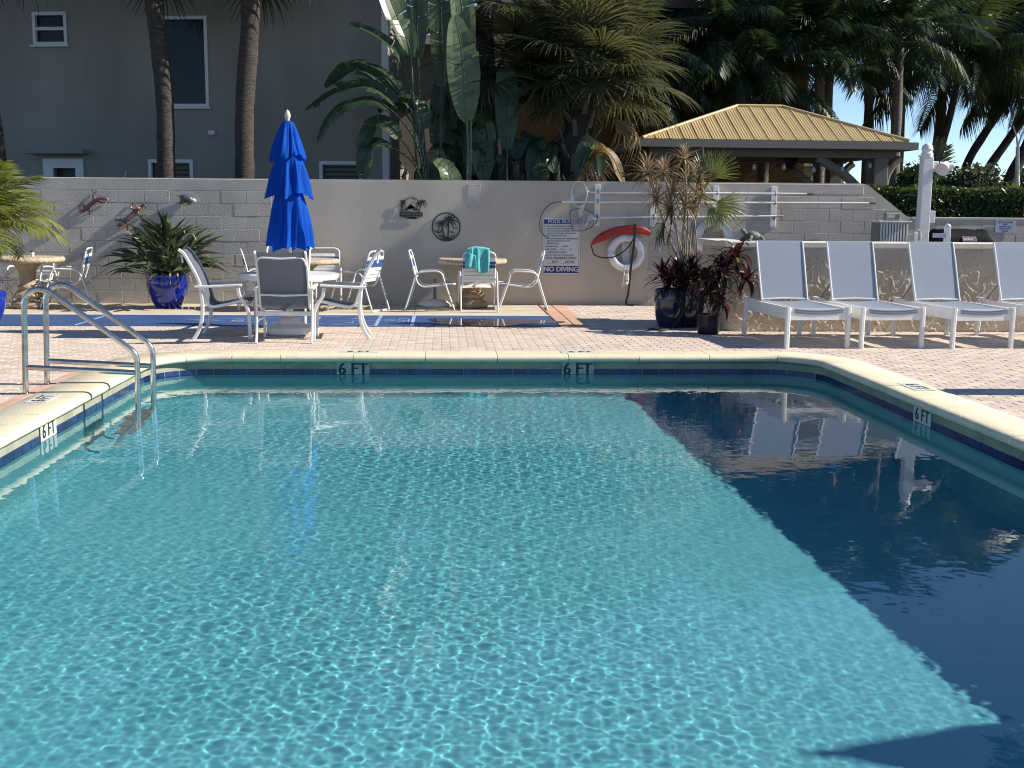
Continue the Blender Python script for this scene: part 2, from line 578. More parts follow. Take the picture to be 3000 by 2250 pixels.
PP = pool_path()
PL = np.concatenate([[0], np.cumsum(np.hypot(np.diff(PP[:, 0]), np.diff(PP[:, 1])))])


def on_path(s_):
    r = [float(np.interp(s_, PL, PP[:, k])) for k in range(4)]
    n = math.hypot(r[2], r[3])
    return r[0], r[1], r[2] / n, r[3] / n


# basin: wall sheet and floor in one plastered shell
sh = MB()
n = len(PP)
vv, ff = [], []
for x, y, nx, ny in PP:
    zf = floor_z(y)
    vv += [(x, y, -0.08), (x, y, zf + 0.15), (x - nx * 0.04, y - ny * 0.04, zf + 0.05), (x - nx * 0.16, y - ny * 0.16, zf)]
for i in range(n - 1):
    for j in range(3):
        ff.append((i * 4 + j, i * 4 + j + 1, i * 4 + 4 + j + 1, i * 4 + 4 + j))
sh.add(vv, ff)
fx = np.linspace(PX0 - 0.1, PX1 + 0.1, 8)
fy = np.array([PY0 - 0.1, 2, 3, 4, 5, 6, 7, 8, 9, 10, 10.5, 11.2, PY1 + 0.1])
vv = [(float(x), float(y), floor_z(float(y)) + 0.001) for y in fy for x in fx]
ff = [(j * 8 + i, j * 8 + i + 1, j * 8 + 8 + i + 1, j * 8 + 8 + i) for j in range(len(fy) - 1) for i in range(7)]
sh.add(vv, ff)
sh.add([(PX0, PY0, -0.08), (PX1, PY0, -0.08), (PX1, PY0, -2.0), (PX0, PY0, -2.0)], [(0, 1, 2, 3)])
basin = sh.build('pool_basin', M['plaster'])
tag(basin, kind='structure')
pool_parts = [basin]

# grout band behind the waterline tiles
gb = MB()
vv, ff = [], []
for x, y, nx, ny in PP:
    vv += [(x - nx * 0.003, y - ny * 0.003, -0.135), (x - nx * 0.003, y - ny * 0.003, -0.295)]
for i in range(n - 1):
    ff.append((2 * i, 2 * i + 1, 2 * i + 3, 2 * i + 2))
pool_parts.append(gb.add(vv, ff).build('tile_grout', M['grout'], basin))

# waterline tiles, one object each
TW = 0.175
s0 = 4.2
S_END = float(PL[-1]) - 4.2
tile_me = MB().rbox(-TW / 2 + 0.003, TW / 2 - 0.003, -0.011, 0.0, -0.148, 0.0, 0.002).mesh('tile', M['tile'])
k = 0
MARK_S = []
while s0 + k * TW < S_END:
    s_ = s0 + (k + 0.5) * TW
    x, y, nx, ny = on_path(s_)
    k += 1
    a = math.atan2(ny, nx) - math.pi / 2
    pool_parts.append(obj('tile', tile_me, basin, Matrix.Translation((x, y, -0.142 + rnd.uniform(-0.001, 0.001))) @ Matrix.Rotation(a + rnd.uniform(-0.006, 0.006), 4, 'Z')))

# coping stones: flat top, rounded nose, undercut, then an upright lip down to the tiles
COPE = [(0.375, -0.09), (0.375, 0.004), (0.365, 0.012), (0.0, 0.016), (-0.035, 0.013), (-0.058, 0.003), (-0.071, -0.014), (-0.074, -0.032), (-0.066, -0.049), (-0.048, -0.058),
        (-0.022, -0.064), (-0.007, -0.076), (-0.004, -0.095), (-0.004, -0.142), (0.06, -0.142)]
cs = 0.35
while cs < float(PL[-1]) - 0.3:
    L_ = 0.76 if 9.6 > cs or cs > 11.4 else 0.5
    a, b = cs + 0.003, min(cs + L_ - 0.003, float(PL[-1]))
    cs += L_
    mid = on_path((a + b) / 2)
    straight = abs(abs(mid[2]) - 1) < 1e-6 or abs(abs(mid[3]) - 1) < 1e-6
    q = max(2, int((b - a) / (0.19 if straight else 0.07)))
    cb = MB()
    vv, ff = [], []
    m_ = len(COPE)
    tilt = rnd.uniform(-0.0015, 0.0015)
    for i in range(q + 1):
        x, y, nx, ny = on_path(a + (b - a) * i / q)
        for (o_, z_) in COPE:
            w_ = 0.0025 * mnoise.noise(Vector((x * 3, y * 3, o_ * 4)))
            vv.append((x + nx * (o_ + w_), y + ny * (o_ + w_), z_ + tilt + w_ * 0.5))
    for i in range(q):
        for j in range(m_):
            r_ = (j + 1) % m_
            ff.append((i * m_ + j, i * m_ + r_, i * m_ + m_ + r_, i * m_ + m_ + j))
    ff.append(tuple(range(m_)))
    ff.append(tuple(q * m_ + j for j in range(m_))[::-1])
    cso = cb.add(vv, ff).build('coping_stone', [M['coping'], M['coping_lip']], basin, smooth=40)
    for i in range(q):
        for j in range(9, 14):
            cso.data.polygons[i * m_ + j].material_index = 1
    pool_parts.append(cso)

# depth markers: upright plates on the far and side walls, flat plates on the coping
def depth_plate(at, U, V, w, h, body, size, sx=1.0, m='white_tile'):
    U, V = Vector(U), Vector(V)
    N = U.cross(V)
    p = MB().prism([(-w / 2, -h / 2), (w / 2, -h / 2), (w / 2, h / 2), (-w / 2, h / 2)], Vector(at) - N * 0.006, U, V, 0.006)
    o = p.build('depth_marker', M[m], basin)
    lettering('lettering', body, size, M['black'], o, Vector(at) + N * 0.0008, U, V, sx, 0.0006, bold=size * 0.035)
    pool_parts.append(o)
    return o


for xm in (-0.93, 1.46):
    depth_plate((xm, PY1 - 0.018, -0.142), (1, 0, 0), (0, 0, 1), 0.345, 0.155, '6 FT', 0.17, 1.0, 'shaded_tile')
    depth_plate((xm + 0.05, PY1 + 0.2, 0.0185), (1, 0, 0), (0, 1, 0), 0.42, 0.16, '6 FT', 0.14)
depth_plate((PX0 + 0.018, 8.55, -0.13), (0, 1, 0), (0, 0, 1), 0.34, 0.15, '6 FT', 0.15)
depth_plate((PX0 - 0.2, 9.1, 0.0185), (0, 1, 0), (-1, 0, 0), 0.36, 0.17, '6 FT', 0.16)
depth_plate((PX1 - 0.018, 9.0, -0.13), (0, -1, 0), (0, 0, 1), 0.34, 0.15, '6 FT', 0.15)
depth_plate((PX1 + 0.2, 9.65, 0.0185), (0, -1, 0), (1, 0, 0), 0.40, 0.18, '6 FT', 0.16)
# return fitting: a ring on the right wall below the water
rf = MB()
rf.tube([(PX1 - 0.012, 9.35 + 0.085 * math.cos(t), -0.42 + 0.085 * math.sin(t)) for t in np.linspace(0, 2 * math.pi, 28, endpoint=False)], 0.014, 8, True)
pool_parts.append(rf.build('return_ring', M['plaster'], basin, smooth=60))
rp = MB()
rp.prism([(0.07 * math.cos(t), 0.07 * math.sin(t)) for t in np.linspace(0, 2 * math.pi, 24, endpoint=False)], (PX1 - 0.006, 9.35, -0.42), (0, -1, 0), (0, 0, 1), 0.003)
pool_parts.append(rp.build('return_cover', M['grey_plastic'], basin))

# water: a rippled surface
def make_water():
    d = 0.0092
    XE = PX1 + 0.45          # runs on under the right-hand deck
    nx_, ny_ = int((XE - PX0) / d), int((PY1 - 2.4) / d)
    xs = np.linspace(PX0, XE, nx_ + 1)
    ys = np.linspace(2.4, PY1, ny_ + 1)
    X, Y = np.meshgrid(xs, ys)
    Z = np.zeros_like(X)
    rg = np.random.default_rng(5)
    for i in range(96):
        lam = math.exp(rg.uniform(math.log(0.036), math.log(0.30)))
        th = rg.normal(1.75, 1.0)
        kk = 2 * math.pi / lam
        slope = 0.00108 if lam < 0.15 else 0.00090
        Z += slope / kk * np.sin(kk * (X * math.cos(th) + Y * math.sin(th)) + rg.uniform(0, 6.28))
    # gusts: the ripples are livelier in some patches than in others
    Gs = 0.80 + 0.42 * np.sin(0.9 * X + 0.6 * Y + 1.0) * np.sin(0.5 * X - 0.8 * Y + 2.0) - 0.25 * (X > 2.2) * np.clip((X - 2.2) / 1.2, 0, 1)
    Z *= Gs
    Z += WATER_Z
    nn = nx_ + 1
    co = np.stack([X.ravel(), Y.ravel(), Z.ravel()], 1).astype(np.float32)
    i = np.arange(nx_ * ny_)
    a = (i // nx_) * nn + i % nx_
    F = np.stack([a, a + 1, a + 1 + nn, a + nn], 1).astype(np.int32)
    # a flat sheet for the near end, out of the picture
    extra = np.array([[PX0, PY0, WATER_Z], [XE, PY0, WATER_Z], [XE, 2.4, WATER_Z], [PX0, 2.4, WATER_Z]], np.float32)
    F = np.vstack([F, np.arange(4, dtype=np.int32)[None] + len(co)])
    co = np.vstack([co, extra])
    me = bpy.data.meshes.new('water')
    me.vertices.add(len(co))
    me.vertices.foreach_set('co', co.ravel())
    me.loops.add(F.size)
    me.loops.foreach_set('vertex_index', F.ravel())
    me.polygons.add(len(F))
    me.polygons.foreach_set('loop_start', np.arange(0, F.size, 4, dtype=np.int32))
    me.polygons.foreach_set('use_smooth', np.ones(len(F), bool))
    me.update()
    m = bpy.data.materials.new('pool_water')
    m.use_nodes = True
    b = m.node_tree.nodes['Principled BSDF']
    b.inputs['Base Color'].default_value = (0.90, 1.0, 0.995, 1)
    b.inputs['Roughness'].default_value = 0.0
    b.inputs['IOR'].default_value = 1.333
    b.inputs['Transmission Weight'].default_value = 1.0
    me.materials.append(m)
    o = obj('water', me)
    o.cycles.is_caustics_caster = True
    return tag(o, kind='structure')


make_water()

# ================================================================== DECK
deck = MB()
Z = -0.011
for (x0, x1, y0, y1) in ((-16, PX0 - 0.36, 1, 12.22), (PX1 + 0.36, 16, 1, 12.22), (-16, 16, 12.22, 14.93), (1.58, 16, 14.93, 18.45)):
    deck.add([(x0, y0, Z), (x1, y0, Z), (x1, y1, Z), (x0, y1, Z)], [(0, 1, 2, 3)])
deck_o = tag(deck.build('brick_deck', M['mortar']), kind='structure')


def brick_mesh(m, lx=0.2, ly=0.1):
    b = MB()
    hx, hy, c = lx / 2 - 0.0025, ly / 2 - 0.0025, 0.013
    o1 = [(-hx + c, -hy), (hx - c, -hy), (hx, -hy + c), (hx, hy - c), (hx - c, hy), (-hx + c, hy), (-hx, hy - c), (-hx, -hy + c)]
    s_ = 1 - 0.005 / hx
    s2 = 1 - 0.005 / hy
    vv = [(x, y, -0.012) for x, y in o1] + [(x, y, -0.004) for x, y in o1] + [(x * s_, y * s2, 0.0) for x, y in o1]
    ff = []
    for r_ in (0, 8):
        for i in range(8):
            ff.append((r_ + i, r_ + (i + 1) % 8, r_ + 8 + (i + 1) % 8, r_ + 8 + i))
    ff.append(tuple(range(16, 24)))
    return b.add(vv, ff)


def in_view(x, y):
    d = Vector((x, y, 0)) - Vector((0, 0, 1.54))
    z = d.dot(_fw)
    if z < 1:
        return False
    R_ = _rt * math.cos(_r) + _up * math.sin(_r)
    U_ = -_rt * math.sin(_r) + _up * math.cos(_r)
    return abs(d.dot(R_) / z) < 0.475 and abs(d.dot(U_) / z) < 0.36


def rcorner_clear(x, y):
    """outside the coping, whose far corners are rounded"""
    r_ = CR + 0.28
    for cx, sg in ((PX0 + CR, -1), (PX1 - CR, 1)):
        if (x - cx) * sg > 0 and y > PY1 - CR:
            return math.hypot(x - cx, y - (PY1 - CR)) > r_
    if y < PY1 + 0.34 and PX0 - 0.30 < x < PX1 + 0.30:
        return False
    return True


spots = []
for j in range(30, 185):
    y = 3.0 + 0.1 * j + 0.05 - 3.0
    if y > 18.4:
        break
    for i in range(-45, 50):
        x = 0.2 * i + (0.1 if j % 2 else 0.0)
        if 14.9 < y < 18.45 and x < 2.0:
            continue
        if y > 14.4 and x > 3.75:
            continue
        if not rcorner_clear(x, y) or not in_view(x, y):
            continue
        spots.append((x, y))
spots.sort(key=lambda p: p[1])
bmesh_ = brick_mesh(M['brick'])
b_me = bmesh_.mesh('brick', M['brick'])
near = sorted(spots, key=lambda p: p[0] ** 2 + p[1] ** 2)[:300]
nearset = set(near)
for (x, y) in near:
    obj('brick', b_me, deck_o, Matrix.Translation((x, y, rnd.uniform(-0.0025, 0.0015))) @ Matrix.Rotation(rnd.uniform(-0.012, 0.012), 4, 'Z') @ Matrix.Rotation(rnd.uniform(-0.006, 0.006), 4, 'Y'))
rest = MB()
bv = np.array(bmesh_.v)
for (x, y) in spots:
    if (x, y) in nearset:
        continue
    a, t = rnd.uniform(-0.012, 0.012), rnd.uniform(-0.006, 0.006)
    q = bv.copy()
    q[:, 2] += q[:, 0] * t + rnd.uniform(-0.0025, 0.0015)
    q[:, 0] += -q[:, 1] * a
    q += (x, y, 0)
    rest.add(q.tolist(), bmesh_.f)
tag(rest.build('brick_field', M['brick'], deck_o), kind='stuff')
# soldier course of redder bricks: along the left coping and at the end of the court
sol_me = brick_mesh(M['brick_red'], 0.2, 0.1).mesh('border_brick', M['brick_red'])
for i in range(60):
    y = 6.5 + i * 0.2
    if y < 11.3:
        obj('border_brick', sol_me, deck_o, Matrix.Translation((PX0 - 0.428, y, 0.005)) @ Matrix.Rotation(math.pi / 2, 4, 'Z'))
for i in range(35):
    y = 14.98 + i * 0.1
    for x in (1.70, 1.905):
        if y < 18.42:
            obj('border_brick', sol_me, deck_o, Matrix.Translation((x, y, 0.0015)))

# concrete apron between court and wall; each slab is a part
apron = tag(MB().box(-16, 1.585, 16.52, 18.45, -0.028, -0.012).build('concrete_apron', M['mortar']), kind='structure')
xs = [-16, -13, -10, -7.6, -5.2, -2.8, -0.4, 1.58]
for a, b in zip(xs[:-1], xs[1:]):
    MB().rbox(a + 0.004, b - 0.004, 16.52, 18.45, -0.012, 0.0, 0.003).build('slab', M['concrete'], apron)
MB().rbox(-16, 1.58, 16.46, 16.516, -0.02, 0.012, 0.006).build('white_edging', M['strap_white'], apron)

# shuffleboard court painted blue
court = tag(MB().box(-16, 1.575, 14.93, 16.455, -0.03, 0.002).build('shuffleboard_court', M['court']), kind='structure')


def court_line(p, q, w=0.045):
    p, q = Vector((*p, 0)), Vector((*q, 0))
    d = (q - p).normalized()
    nn = Vector((-d.y, d.x, 0)) * (w / 2)
    z = Vector((0, 0, 0.0065))
    MB().add([p + nn + z, p - nn + z, q - nn + z, q + nn + z], [(0, 1, 2, 3)]).build('court_line', M['court_line'], court)


for x in (-0.87, -0.39, -4.76, -6.4):
    court_line((x, 14.94), (x, 16.44), 0.05)
court_line((-0.895, 14.98), (-3.5, 15.69), 0.03)
court_line((-0.895, 16.40), (-3.5, 15.69), 0.03)
court_line((-1.72, 15.22), (-1.72, 16.16), 0.03)
court_line((-2.5, 15.44), (-2.5, 15.94), 0.03)
court_line((-1.695, 15.69), (-0.895, 15.69), 0.03)
for body, x, y in (('10', -0.73, 15.69), ('OFF', -0.53, 15.69), ('7', -1.28, 15.4), ('7', -1.28, 15.98), ('8', -2.1, 15.55), ('8', -2.1, 15.84), ('10', -2.8, 15.69)):
    lettering('lettering', body, 0.24, M['court_line'], court, (x, y, 0.0072), (0, -1, 0), (1, 0, 0), 1.3, 0.0004)
# puddle left on the court
pm = mat('puddle_water', (0.012, 0.03, 0.09), 0.015, spec=0.9)
pts = []
for i in range(40):
    t = 2 * math.pi * i / 40
    rr = 1 + 0.16 * math.sin(3 * t + 1) + 0.1 * math.sin(5 * t + 2.2) + 0.05 * math.sin(9 * t)
    pts.append((0.66 + 0.88 * rr * math.cos(t), min(16.42, max(14.95, 15.5 + 0.50 * rr * math.sin(t)))))
tag(MB().add([(a, b, 0.0085) for a, b in pts], [tuple(range(40))]).build('puddle', pm), kind='structure')

# ================================================================== GARDEN WALL
WY = 18.45
wall = MB()
prof = [(-16, -0.03), (14, -0.03), (14, 1.455), (7.82, 1.455), (7.70, 1.50), (7.02, 2.0), (6.9, 2.02), (-16, 1.965)]
wall.prism([(a, b) for a, b in prof], (0, WY + 0.21, 0), (1, 0, 0), (0, 0, 1), 0.204)
wall_o = wall.build('garden_wall', M['wall'])
tag(wall_o, 'long grey painted block wall behind the court, stepping down at right', 'wall')
# the smooth rendered stretch in the middle and the capping band
MB().box(-2.69, 3.39, WY, WY + 0.01, -0.02, 1.965).build('render_panel', M['wall'], wall_o)
MB().box(3.395, 7.0, WY + 0.001, WY + 0.01, -0.02, 0.60).build('render_panel', M['wall'], wall_o)
MB().box(7.0, 13.9, WY + 0.001, WY + 0.01, -0.02, 1.0).build('render_panel', M['wall'], wall_o)
MB().rbox(-16, -2.695, WY - 0.002, WY + 0.2, 1.80, 1.985, 0.006).build('cap_band', M['wall_cap'], wall_o)
MB().rbox(3.395, 6.96, WY - 0.002, WY + 0.2, 1.84, 2.0, 0.006).build('cap_band', M['wall_cap'], wall_o)
MB().rbox(7.8, 13.9, WY - 0.012, WY + 0.22, 1.435, 1.48, 0.006).build('cap_band', M['wall_cap'], wall_o)
blk = {}


def block(x0, x1, z0, z1):
    key = (round(x1 - x0, 3), round(z1 - z0, 3))
    if key not in blk:
        blk[key] = MB().rbox(0.003, key[0] - 0.003, -0.008, 0.012, 0.003, key[1] - 0.003, 0.003).mesh('block', M['wall_block'])
    obj('block', blk[key], wall_o, Matrix.Translation((x0, WY + 0.006 + rnd.uniform(-0.0018, 0.0018), z0)))


for r_ in range(9):
    z0, z1 = r_ * 0.2, r_ * 0.2 + 0.2
    off = 0.2 if r_ % 2 else 0.0
    x = -8.3 + off
    while x < -2.7 - 0.01:
        x1 = min(x + 0.4, -2.7)
        if x1 - x > 0.08:
            block(x, x1, z0, z1)
        x += 0.4
    if r_ >= 3:
        x = 3.4
        if off:
            block(x, x + 0.2, z0, z1)
            x += 0.2
        while x < 7.75:
            lim = 7.02 + (2.0 - (z0 + 0.2)) * (0.66 / 0.54) - 0.12
            x1 = min(x + 0.4, lim)
            if x1 - x > 0.08 and z1 < 1.85:
                block(x, x1, z0, z1)
            x += 0.4
for r_ in range(5, 7):
    x = 8.2 + (0.2 if r_ % 2 else 0)
    while x < 11.5:
        block(x, x + 0.4, r_ * 0.2, r_ * 0.2 + 0.2)
        x += 0.4
# blank cover plate with its four screws near the wall top
pl = MB().rbox(0.43, 0.635, WY - 0.007, WY - 0.0005, 1.555, 1.945, 0.002)
plo = tag(pl.build('cover_plate', M['wall_cap']), 'blank painted rectangular cover plate screwed high on the wall', 'plate')
for (a, b) in ((0.45, 1.575), (0.615, 1.575), (0.45, 1.925), (0.615, 1.925)):
    MB().ell((a, WY - 0.008, b), (0.007, 0.004, 0.007), 8, 5).build('screw', M['net_dark'], plo)
for o_ in pool_parts:
    o_.cycles.is_caustics_receiver = True

# ================================================================== POOL LADDER
lad = thing('pool_ladder', 'stainless steel pool ladder with two bent handrails at the left pool edge', 'ladder', (0, 0, 0))
lad_parts = []
for y in (9.413, 9.925):
    a = [(-3.425, y, 0.0), (-3.41, y, 0.4)]
    # top bend
    cx, cz, r_ = -3.262, 0.735, 0.135
    a += [(cx + r_ * math.cos(R(t)), y, cz + r_ * math.sin(R(t))) for t in range(175, 50, -12)]
    a += [(-2.72, y, 0.50)]
    cx, cz, r_ = -2.655, 0.265, 0.145
    a += [(cx + r_ * math.cos(R(t)), y, cz + r_ * math.sin(R(t))) for t in range(50, -1, -10)]
    a += [(-2.512, y, 0.1), (-2.52, y, -0.2), (-2.56, y, -0.6), (-2.66, y, -1.0), (-2.72, y, -1.35)]
    lad_parts.append(MB().tube(a, 0.0235, 14).build('handrail', M['steel'], lad, smooth=50))
    z0 = 0.225 if y < 9.6 else 0.21
    lad_parts.append(MB().tube([(-3.41, y, z0), (-2.53, y, z0 - 0.045)], 0.022, 14).build('brace', M['steel'], lad, smooth=50))
    lad_parts.append(MB().lathe([(0.0, 0.0), (0.045, 0.0), (0.045, 0.006), (0.03, 0.014), (0.0, 0.014)], 18, (-3.425, y, 0.0)).build('base_flange', M['steel'], lad, smooth=40))
for i, z in enumerate((-0.33, -0.63, -0.93)):
    t = MB().rbox(-2.66 - 0.04 * i, -2.50 - 0.04 * i, 9.44, 9.90, z - 0.02, z + 0.02, 0.006)
    lad_parts.append(t.build('tread', M['grey_plastic'], lad))

# ================================================================== DINING CHAIRS WITH SLING SEATS (front is local +Y)
def make_sling_chair():
    t = thing('dining_chair', '', 'chair', group='white dining chairs with grey slings')
    WX = 0.285
    # side view: (forward, up)
    rear = [(-0.26, 0.0), (-0.205, 0.09), (-0.165, 0.2), (-0.147, 0.33), (-0.15, 0.46), (-0.165, 0.605)]
    front = [(0.395, 0.0), (0.392, 0.18), (0.382, 0.32), (0.345, 0.42), (0.285, 0.51), (0.265, 0.61)]
    railp = [(-0.405, 1.05), (-0.37, 1.02), (-0.325, 0.965), (-0.20, 0.72), (-0.13, 0.50), (-0.105, 0.425), (-0.06, 0.39), (0.0, 0.385), (0.15, 0.415), (0.30, 0.45), (0.37, 0.445)]
    for s_ in (-1, 1):
        for prof in (rear, front):
            MB().flat(smooth_path([(s_ * (WX + 0.03), a, b) for a, b in prof], 3), 0.026, 0.042, (0, 1, 0)).build('leg', M['white_metal'], t, smooth=35)
        MB().flat(smooth_path([(s_ * (WX + 0.03), a, b) for a, b in ((-0.225, 0.618), (-0.05, 0.622), (0.15, 0.632), (0.31, 0.640))], 3), 0.05, 0.028, (0, 0, 1)).build('armrest', M['white_metal'], t, smooth=35)
        MB().flat(smooth_path([(s_ * (WX - 0.005), a, b) for a, b in railp], 4), 0.024, 0.036, (0, 1, 0)).build('side_rail', M['white_metal'], t, smooth=35)
    sp = smooth_path([(0, a, b) for a, b in railp], 4)
    s1 = MB()
    vv = []
    nn = 6
    for q in sp:
        for i in range(nn + 1):
            u = -1 + 2 * i / nn
            vv.append((u * (WX - 0.012), q.y + 0.006 + 0.012 * (1 - u * u), q.z - 0.012 * (1 - u * u) + 0.004))
    ff = [(j * (nn + 1) + i, j * (nn + 1) + i + 1, (j + 1) * (nn + 1) + i + 1, (j + 1) * (nn + 1) + i) for j in range(len(sp) - 1) for i in range(nn)]
    s1.add(vv, ff).build('sling', M['sling'], t, smooth=0)
    # bowed top bar set behind the sling, and the other cross bars
    MB().tube(smooth_path([(-WX + 0.005, -0.36, 0.90), (-WX + 0.03, -0.375, 0.965), (-WX + 0.09, -0.385, 0.985), (0, -0.392, 0.975), (WX - 0.09, -0.385, 0.985), (WX - 0.03, -0.375, 0.965), (WX - 0.005, -0.36, 0.90)], 4), 0.012, 8).build('top_bar', M['white_metal'], t, smooth=50)
    MB().flat([(-WX, -0.165, 0.555), (0, -0.175, 0.545), (WX, -0.165, 0.555)], 0.016, 0.022, (0, 0, 1)).build('cross_bar', M['white_metal'], t, smooth=35)
    MB().flat([(-WX - 0.03, -0.145, 0.335), (0, -0.145, 0.34), (WX + 0.03, -0.145, 0.335)], 0.022, 0.05, (0, 0, 1)).build('cross_bar', M['white_metal'], t, smooth=35)
    MB().flat([(-WX - 0.03, 0.36, 0.40), (0, 0.36, 0.385), (WX + 0.03, 0.36, 0.40)], 0.022, 0.035, (0, 0, 1)).build('cross_bar', M['white_metal'], t, smooth=35)
    return t


ch = make_sling_chair()
ch.location = (-1.80, 13.235, 0)
ch['label'] = 'white sling chair with its back to the pool, nearest the water'
dup(ch, (-2.66, 13.72, 0), R(-88), 'white sling chair left of the umbrella table, facing right')
dup(ch, (-1.13, 13.74, 0), R(93), 'white sling chair right of the umbrella table, facing left')
dup(ch, (-2.02, 14.78, 0), R(178), 'white sling chair behind the umbrella table, mostly hidden')

# ================================================================== UMBRELLA TABLE AND CLOSED UMBRELLA
UX, UY = -1.86, 13.98
tb = thing('patio_table', 'round white patio table with the closed blue umbrella through it', 'table', (UX, UY, 0))
tt = MB().lathe([(0.022, 0.712), (0.57, 0.712), (0.585, 0.685), (0.605, 0.685), (0.61, 0.70), (0.61, 0.738), (0.60, 0.748), (0.56, 0.744), (0.022, 0.746)], 48)
tt.build('table_top', M['white_metal'], tb, smooth=30)
MB().lathe([(0.0, 0.09), (0.048, 0.09), (0.045, 0.3), (0.042, 0.5), (0.07, 0.64), (0.2, 0.711), (0.0, 0.711)], 24).build('pedestal', M['white_metal'], tb, smooth=40)
for k_ in range(4):
    a = R(45 + 90 * k_)
    MB().bar((0.04 * math.cos(a), 0.04 * math.sin(a), 0.62), (0.5 * math.cos(a), 0.5 * math.sin(a), 0.70), 0.03, 0.02).build('support_arm', M['white_metal'], tb)
MB().lathe([(0.0, 0.004), (0.262, 0.004), (0.282, 0.02), (0.285, 0.075), (0.275, 0.095), (0.22, 0.118), (0.16, 0.14), (0.145, 0.165), (0.125, 0.20), (0.10, 0.215), (0.05, 0.22), (0.0, 0.22)], 40).build('base', M['white_metal'], tb, smooth=35)


def make_umbrella(label, loc):
    u = thing('closed_umbrella', label, 'umbrella', loc)
    MB().tube([(0, 0, 0.03), (0, 0, 1.4), (0, 0, 2.6)], 0.019, 12).build('pole', M['white_metal'], u, smooth=50)
    MB().lathe([(0.018, 2.545), (0.034, 2.555), (0.02, 2.575), (0.026, 2.595), (0.036, 2.625), (0.034, 2.65), (0.02, 2.685), (0.0, 2.705)], 14).build('finial', M['ivory'], u, smooth=60)
    rr = random.Random(4)
    tiers = ((2.56, 2.10, 0.065, 0.24, 8, 0.3), (2.17, 1.665, 0.135, 0.298, 8, 1.1), (1.735, 1.035, 0.155, 0.30, 8, 2.0))
    for ti, (z1, z0, r1, r0, nf, ph) in enumerate(tiers):
        nt_, nz = 96, 22
        vv, ff = [], []
        amp = [rr.uniform(0.6, 1.25) for _ in range(nf)]
        hem = [rr.uniform(-0.05, 0.06) for _ in range(nf)]
        for i in range(nt_):
            th = 2 * math.pi * i / nt_
            fpos = (th / (2 * math.pi) * nf + ph)
            kf = int(fpos) % nf
            w = fpos - int(fpos)
            kn = (kf + 1) % nf
            am = amp[kf] * (1 - w) + amp[kn] * w
            hm = hem[kf] * (1 - w) + hem[kn] * w
            fold = abs(math.sin(math.pi * fpos)) ** 0.7          # 0 on the rib, 1 between ribs
            twist = 0.10 * math.sin(3 * th + ti)
            for j in range(nz):
                t = j / (nz - 1)
                base = r1 + (r0 - r1) * t ** 0.85
                pinch = base * (0.27 * am) * fold * min(1, t * 2.2 + 0.15)
                ripple = 0.020 * t * math.sin(th * 15 + ti * 2 + 2.5 * math.sin(2 * t + th)) + 0.010 * t * math.sin(th * 27 + 5 * t) + 0.02 * math.sin(math.pi * t) * math.sin(2 * th + ti)
                rad = max(0.026, base * (1.0 + 0.14 * (am - 0.9) * t) - pinch + ripple)
                tw = th + twist * t
                z = z1 + (z0 - z1) * t + (hm + 0.05 * fold) * t * t * 0.8
                vv.append((rad * math.cos(tw), rad * math.sin(tw), z))
        for i in range(nt_):
            k_ = (i + 1) % nt_
            for j in range(nz - 1):
                ff.append((i * nz + j, k_ * nz + j, k_ * nz + j + 1, i * nz + j + 1))
        MB().add(vv, ff).build('canopy_tier', M['canvas'], u, smooth=0)
    MB().lathe([(0.03, 2.50), (0.068, 2.52), (0.062, 2.56), (0.02, 2.575)], 16).build('crown_cap', M['canvas'], u, smooth=50)
    for k_ in range(8):
        a = R(22 + 45 * k_)
        MB().tube([(0.05 * math.cos(a), 0.05 * math.sin(a), 2.45), (0.10 * math.cos(a), 0.10 * math.sin(a), 1.12)], 0.007, 6).build('rib', M['white_metal'], u)
    return u


make_umbrella('tall closed blue three-tier umbrella standing in the white table', (-1.835, UY, 0))
# a second closed umbrella, added out of the picture on the right so that its tip shades the pool floor
make_umbrella('unseen closed blue umbrella added right of the pool to shade its floor', (6.72, 3.97, 0))

